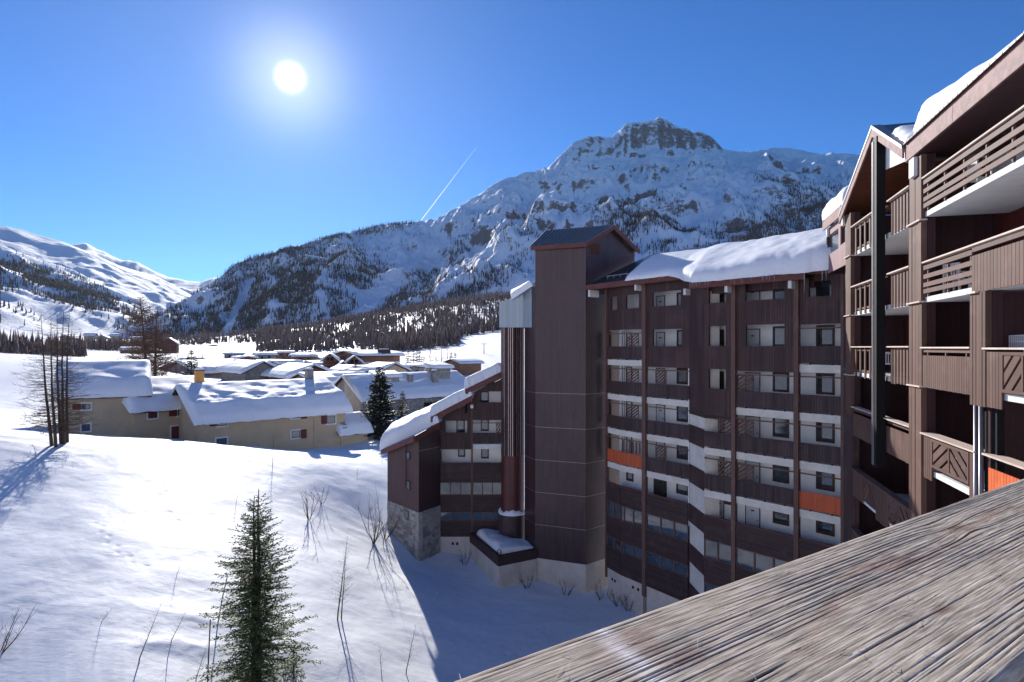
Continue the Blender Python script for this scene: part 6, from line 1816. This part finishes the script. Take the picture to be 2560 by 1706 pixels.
def bare_tree(name, label, base, H, lean=(0,0), R=1.0, nb=40, seed=1, bark='bark', twig='twig', r0=None, first=0.15, up=0.3, sub=6, group=None, curve=0.0, crownshape=1.0):
    """leafless tree: tapered trunk, many thin branches with side twigs"""
    r = random.Random(seed); base = Vector(base)
    t = thing(name, label, 'tree' if H > 4.5 else 'shrub', tuple(base), group)
    r0 = r0 or 0.012*H+0.006
    pts = []
    for k in range(13):
        s = k/12
        pts.append(base+Vector((lean[0]*s+curve*math.sin(s*3.1)+r.uniform(-.012,.012)*H*s*(1-s), lean[1]*s, -0.4*(1-s)*(k == 0)+H*s)))
    tm = MB(); tm.tube(pts, [r0*(1-0.93*k/12) for k in range(13)], 7); tm.build('trunk', M[bark], t, True)
    bm = MB()
    for b in range(nb):
        s = first+(1-first)*(b+r.random())/nb
        i = min(int(s*12), 11); p = pts[i].lerp(pts[i+1], s*12-i)
        an = r.uniform(0, 6.3)
        L = R*(1-s)**(0.6*crownshape)*r.uniform(0.5, 1.15)+0.06*H*0.3
        if s < 0.35 and crownshape > 0.9: L *= 0.75+0.6*s
        d = Vector((math.cos(an), math.sin(an), up*r.uniform(0.2, 1.3)-0.12)).normalized()
        q = [p]; n = 5
        for k in range(1, n+1):
            d = (d+Vector((r.uniform(-.16,.16), r.uniform(-.16,.16), r.uniform(-.08,.14)))).normalized()
            q.append(q[-1]+d*(L/n))
        rb = max(0.004, r0*0.22*(1-s*0.6))
        bm.tube(q, [rb*(1-0.85*k/n) for k in range(n+1)], 3, cap=False)
        for j in range(sub):
            k = r.uniform(0.25, 0.98)*n; i2 = min(int(k), n-1); pp = q[i2].lerp(q[i2+1], k-i2)
            dd = (d+Vector((r.uniform(-1,1), r.uniform(-1,1), r.uniform(-.45,.6)))).normalized(); l = L*r.uniform(0.12, 0.34)
            e1 = pp+dd*l*0.5; e2 = e1+(dd+Vector((r.uniform(-.4,.4), r.uniform(-.4,.4), r.uniform(-.2,.4)))).normalized()*l*0.5
            bm.tube([pp, e1, e2], [rb*0.38, rb*0.3, rb*0.12], 3, cap=False)
    bm.build('crown', M[twig], t)
    return t

def gpt(px, py, Z):
    p = W(px, py, Z); return Vector((p.x, p.y, ground(p.x, p.y)))
def hit(px, py, lo=14.0, hi=110.0):
    """ground point seen at a photo pixel"""
    z = np.geomspace(lo, hi, 500); x = (px-CX)/FPX*z
    d = (E-(py-HY)/FPX*z)-ground_np(x, z)
    k = np.where(d < 0)[0]
    k = k[0] if len(k) else len(z)-1
    return Vector((x[k], z[k], ground(x[k], z[k])))
spruce('tall green double-topped spruce standing alone on the near snow field', hit(640, 1735), (hit(640, 1735)-W(642, 1222, hit(640, 1735).y)).length, 3.2, 40, ((-0.10, 0.05, 0.965), (0.13, -0.03, 1.0)), 5, 'needle', 0.36, dens=1.8, bw=0.030)
spruce('young spruce sapling half hidden at the foot of the tall spruce', hit(735, 1700), 2.0, 0.8, 12, seed=8, twl=0.3)
spruce('dense dark spruce in front of the old stone house', gpt(950, 1090, 88), 10.2, 3.4, 46, seed=12, mat='needle_dark', twl=0.75, dens=1.2, bw=0.11)
spruce('small dark conifer beside the dense dark spruce', gpt(1006, 1070, 92), 6.2, 1.7, 26, seed=14, mat='needle_dark', twl=0.5, bw=0.09)
spruce('small dark conifer behind the ochre chimney', gpt(478, 960, 108), 6.5, 2.1, 24, seed=15, mat='needle_dark', twl=0.6, bw=0.11)
for k, (px, Z, h) in enumerate(((1020, 225, 8), (1033, 228, 9), (1048, 222, 9), (1128, 240, 7), (1138, 240, 7))):
    spruce('small dark conifer in the row below the larch belt', gpt(px, 900, Z), h, h*0.2, 12, seed=20+k, mat='needle_dark', twl=0.9, dens=0.6, bw=0.22, group='conifers below the larch belt')
labs = ['leaning larch at the outer side of the bare clump', 'thin larch second from the outer side of the bare clump', 'middle larch of the bare clump', 'thickest straight larch of the bare clump', 'larch nearest the house in the bare clump']
for k, (px, py, tx, ty) in enumerate(((130,1115,103,785), (140,1120,128,796), (153,1111,143,788), (160,1112,159,776), (168,1106,174,782))):
    b = hit(px, py); Z = b.y; tp = W(tx, ty, Z)
    bare_tree('larch_tree', labs[k], b, tp.z-b.z, (tp.x-b.x, 0), 3.0, 105, 30+k, first=0.10, up=0.10, sub=9, r0=0.15, group='clump of bare larches', curve=-0.15, twig='twig')
bare_tree('larch_tree', 'big bare russet larch rising behind the tall end house', gpt(372, 985, 98), 15.5, (-1.4, 0), 5.6, 330, 41, twig='twig_red', first=0.16, up=0.25, sub=16, r0=0.34)
bare_tree('larch_tree', 'second russet larch close behind the big bare one', gpt(386, 985, 101), 13.0, (0.4, 0), 4.4, 260, 42, twig='twig_red', first=0.16, up=0.25, sub=14, r0=0.28)
for k, (px, Z, h) in enumerate(((415, 110, 5.5), (440, 112, 6), (330, 112, 7), (455, 116, 5), (470, 190, 9), (505, 200, 8))):
    bare_tree('bare_tree', 'bare russet tree in the thicket between larch and houses', gpt(px, 960, Z), h, (0, 0), h*0.42, 70, 50+k, twig='twig_red', first=0.12, up=0.6, sub=8, group='russet thicket')
for k, (px, Z, h) in enumerate(((1060, 245, 10), (1075, 240, 11), (1090, 248, 10), (1104, 244, 11), (1118, 250, 9), (1042, 250, 10))):
    bare_tree('bare_tree', 'bare grey tree in the row beside the ski slope', gpt(px, 910, Z), h, (0, 0), h*0.36, 46, 70+k, first=0.15, up=0.7, sub=6, r0=0.2, group='bare trees beside the ski slope')
rv = random.Random(77)
for k in range(34):
    px = rv.uniform(440, 1130); Z = rv.uniform(150, 420); h = rv.uniform(2.5, 6.5)
    bare_tree('bare_tree', 'small bare tree scattered among the valley houses', gpt(px, 900, Z), h, (rv.uniform(-.4,.4), 0), h*0.45, 34, 200+k, twig='twig_red' if k % 3 else 'twig_dark', first=0.1, up=0.7, sub=5, r0=0.12, group='bare trees of the valley floor')
# saplings and shrubs on the near snow
sap = [(682,1156,66,3.2,0.1,1.1,'small russet rowan sapling on the snow bank below the long house'),
       (843,1551,41,5.6,0.7,1.3,'slender twin sapling standing alone on bright snow'),
       (853,1549,41.1,4.8,0.35,1.2,'second stem close beside the slender twin sapling'),
       (344,1659,34.5,3.4,1.35,0.8,'thin sapling leaning strongly over the snow'),
       (425,1610,36.2,2.0,1.0,0.6,'short leaning twig bush next to the strongly leaning sapling'),
       (488,1703,33.2,2.1,0.7,0.5,'low bare sapling beside the upright pole'),
       (955,1700,35.2,2.0,-0.15,0.55,'small bare sapling low on the field near the rail'),
       (1014,1687,36,2.9,0.6,0.7,'bare sapling closest to the shadow of the building'),
       (252,1560,38,0.9,0.7,0.4,'tiny twig poking out of the open snow'),
       (440,1445,43,0.9,0.3,0.35,'tiny twig in the middle of the snow field'),
       (590,1262,54,1.2,0.2,0.4,'small twig high on the snow slope behind the spruce top'),
       (893,1200,66,1.1,0.0,0.35,'small twig in the shade of the snow bank')]
for k, (px, py, Z, h, ln, R, lab) in enumerate(sap):
    b_ = hit(px, py); k_ = b_.y/Z; h *= k_; ln *= k_; R *= k_
    bare_tree('bare_sapling', lab, b_, h, (ln, 0), R, int(16+h*7), 90+k, bark='twig_dark', twig='twig_red' if k == 0 else 'twig_dark', first=0.18, up=0.8, sub=5, r0=0.008*h+0.008, group='bare saplings on the snow')
def shrub(label, p, n, h, spread, seed, group=None):
    r = random.Random(seed); p = Vector(p); t = thing('bare_shrub', label, 'shrub', tuple(p), group)
    for s in range(n):
        an = r.uniform(0, 6.3); d = Vector((math.cos(an)*spread, math.sin(an)*spread, 1)).normalized()
        q = [p-Vector((0,0,0.2))]; L = h*r.uniform(0.6, 1.1)
        for k in range(6):
            d = (d+Vector((r.uniform(-.2,.2), r.uniform(-.2,.2), r.uniform(-.06,.16)))).normalized(); q.append(q[-1]+d*L/6)
        mb = MB(); mb.tube(q, [0.028*(1-0.85*k/6)*min(1.4, h/2) for k in range(7)], 4, cap=False)
        for j in range(12):
            k = r.uniform(1.5, 5.9); i = int(k); pp = q[i].lerp(q[i+1], k-i)
            dd = (d+Vector((r.uniform(-1,1), r.uniform(-1,1), r.uniform(-.3,.8)))).normalized(); l = L*r.uniform(0.10, 0.28)
            mb.tube([pp, pp+dd*l*0.5, pp+dd*l+Vector((0,0,l*0.15))], [0.009, 0.007, 0.003], 3, cap=False)
        mb.build('stem', M['twig_dark'], t)
shrub('large bare bush beside the stone base of the wing', gpt(934, 1366, 53.5), 9, 4.6, 0.55, 3)
shrub('bare bush tight against the stone corner', gpt(962, 1350, 55), 7, 3.2, 0.6, 4)
shrub('loose bare bush on the bright slope above the tall spruce', hit(772, 1300), 6, 2.6, 0.5, 5)
shrub('small loose bush beside the other one on the bright slope', hit(805, 1262), 4, 2.0, 0.5, 6)
shrub('bare bush cut by the picture edge low on the snow field', hit(-6, 1640), 8, 2.8, 0.9, 7)
for k, (px, py, Z, lab) in enumerate(((1160, 1400, 53.6, 'dark shrub at the foot of the wing base'), (1318, 1470, 49.3, 'dark shrub before the annex wall'), (1415, 1485, 48.6, 'dark shrub below the lift tower'), (1502, 1500, 47.8, 'dark shrub in the corner by the lift tower'), (1545, 1515, 46.6, 'dark shrub under the paired vents'), (1572, 1520, 45.8, 'spindly shrub by the rendered base'))):
    shrub(lab, gpt(px, py, Z), 6, 1.7, 0.7, 60+k)
# marker poles
for lab, b, top in (('tall leaning marker pole beside the spruce', hit(542, 1560), W(570, 1434, hit(542, 1560).y)), ('upright marker pole in front of the spruce', hit(518, 1712), W(526, 1549, hit(518, 1712).y))):
    mb = MB(); mb.tube([b-Vector((0,0,0.4)), b.lerp(top, 0.5), top], [0.035, 0.032, 0.028], 8)
    tag(mb.build('marker_pole', M['bark'], None, True), lab, 'pole')
# ---------------------------------------------------------------- the air of the valley
hz = MB(); hz.box(Fr((0,0,0),(1,0,0),(0,0,1),(0,-1,0)), -8000, 8000, -12, 1400, -9600, 1800)
n = NT('valley_air')
pv = n.node('VolumePrincipled'); pv.inputs['Color'].default_value = (0.78, 0.88, 1.0, 1); pv.inputs['Density'].default_value = 0.000014
pv.inputs['Anisotropy'].default_value = 0.35
n.t.links.new(pv.outputs[0], n.n['Material Output'].inputs['Volume'])
for l in list(n.n['Material Output'].inputs['Surface'].links): n.t.links.remove(l)
n.n.remove(n.b)
tag(hz.build('haze', n.m), 'thin blue winter air filling the valley', 'haze', kind='stuff')
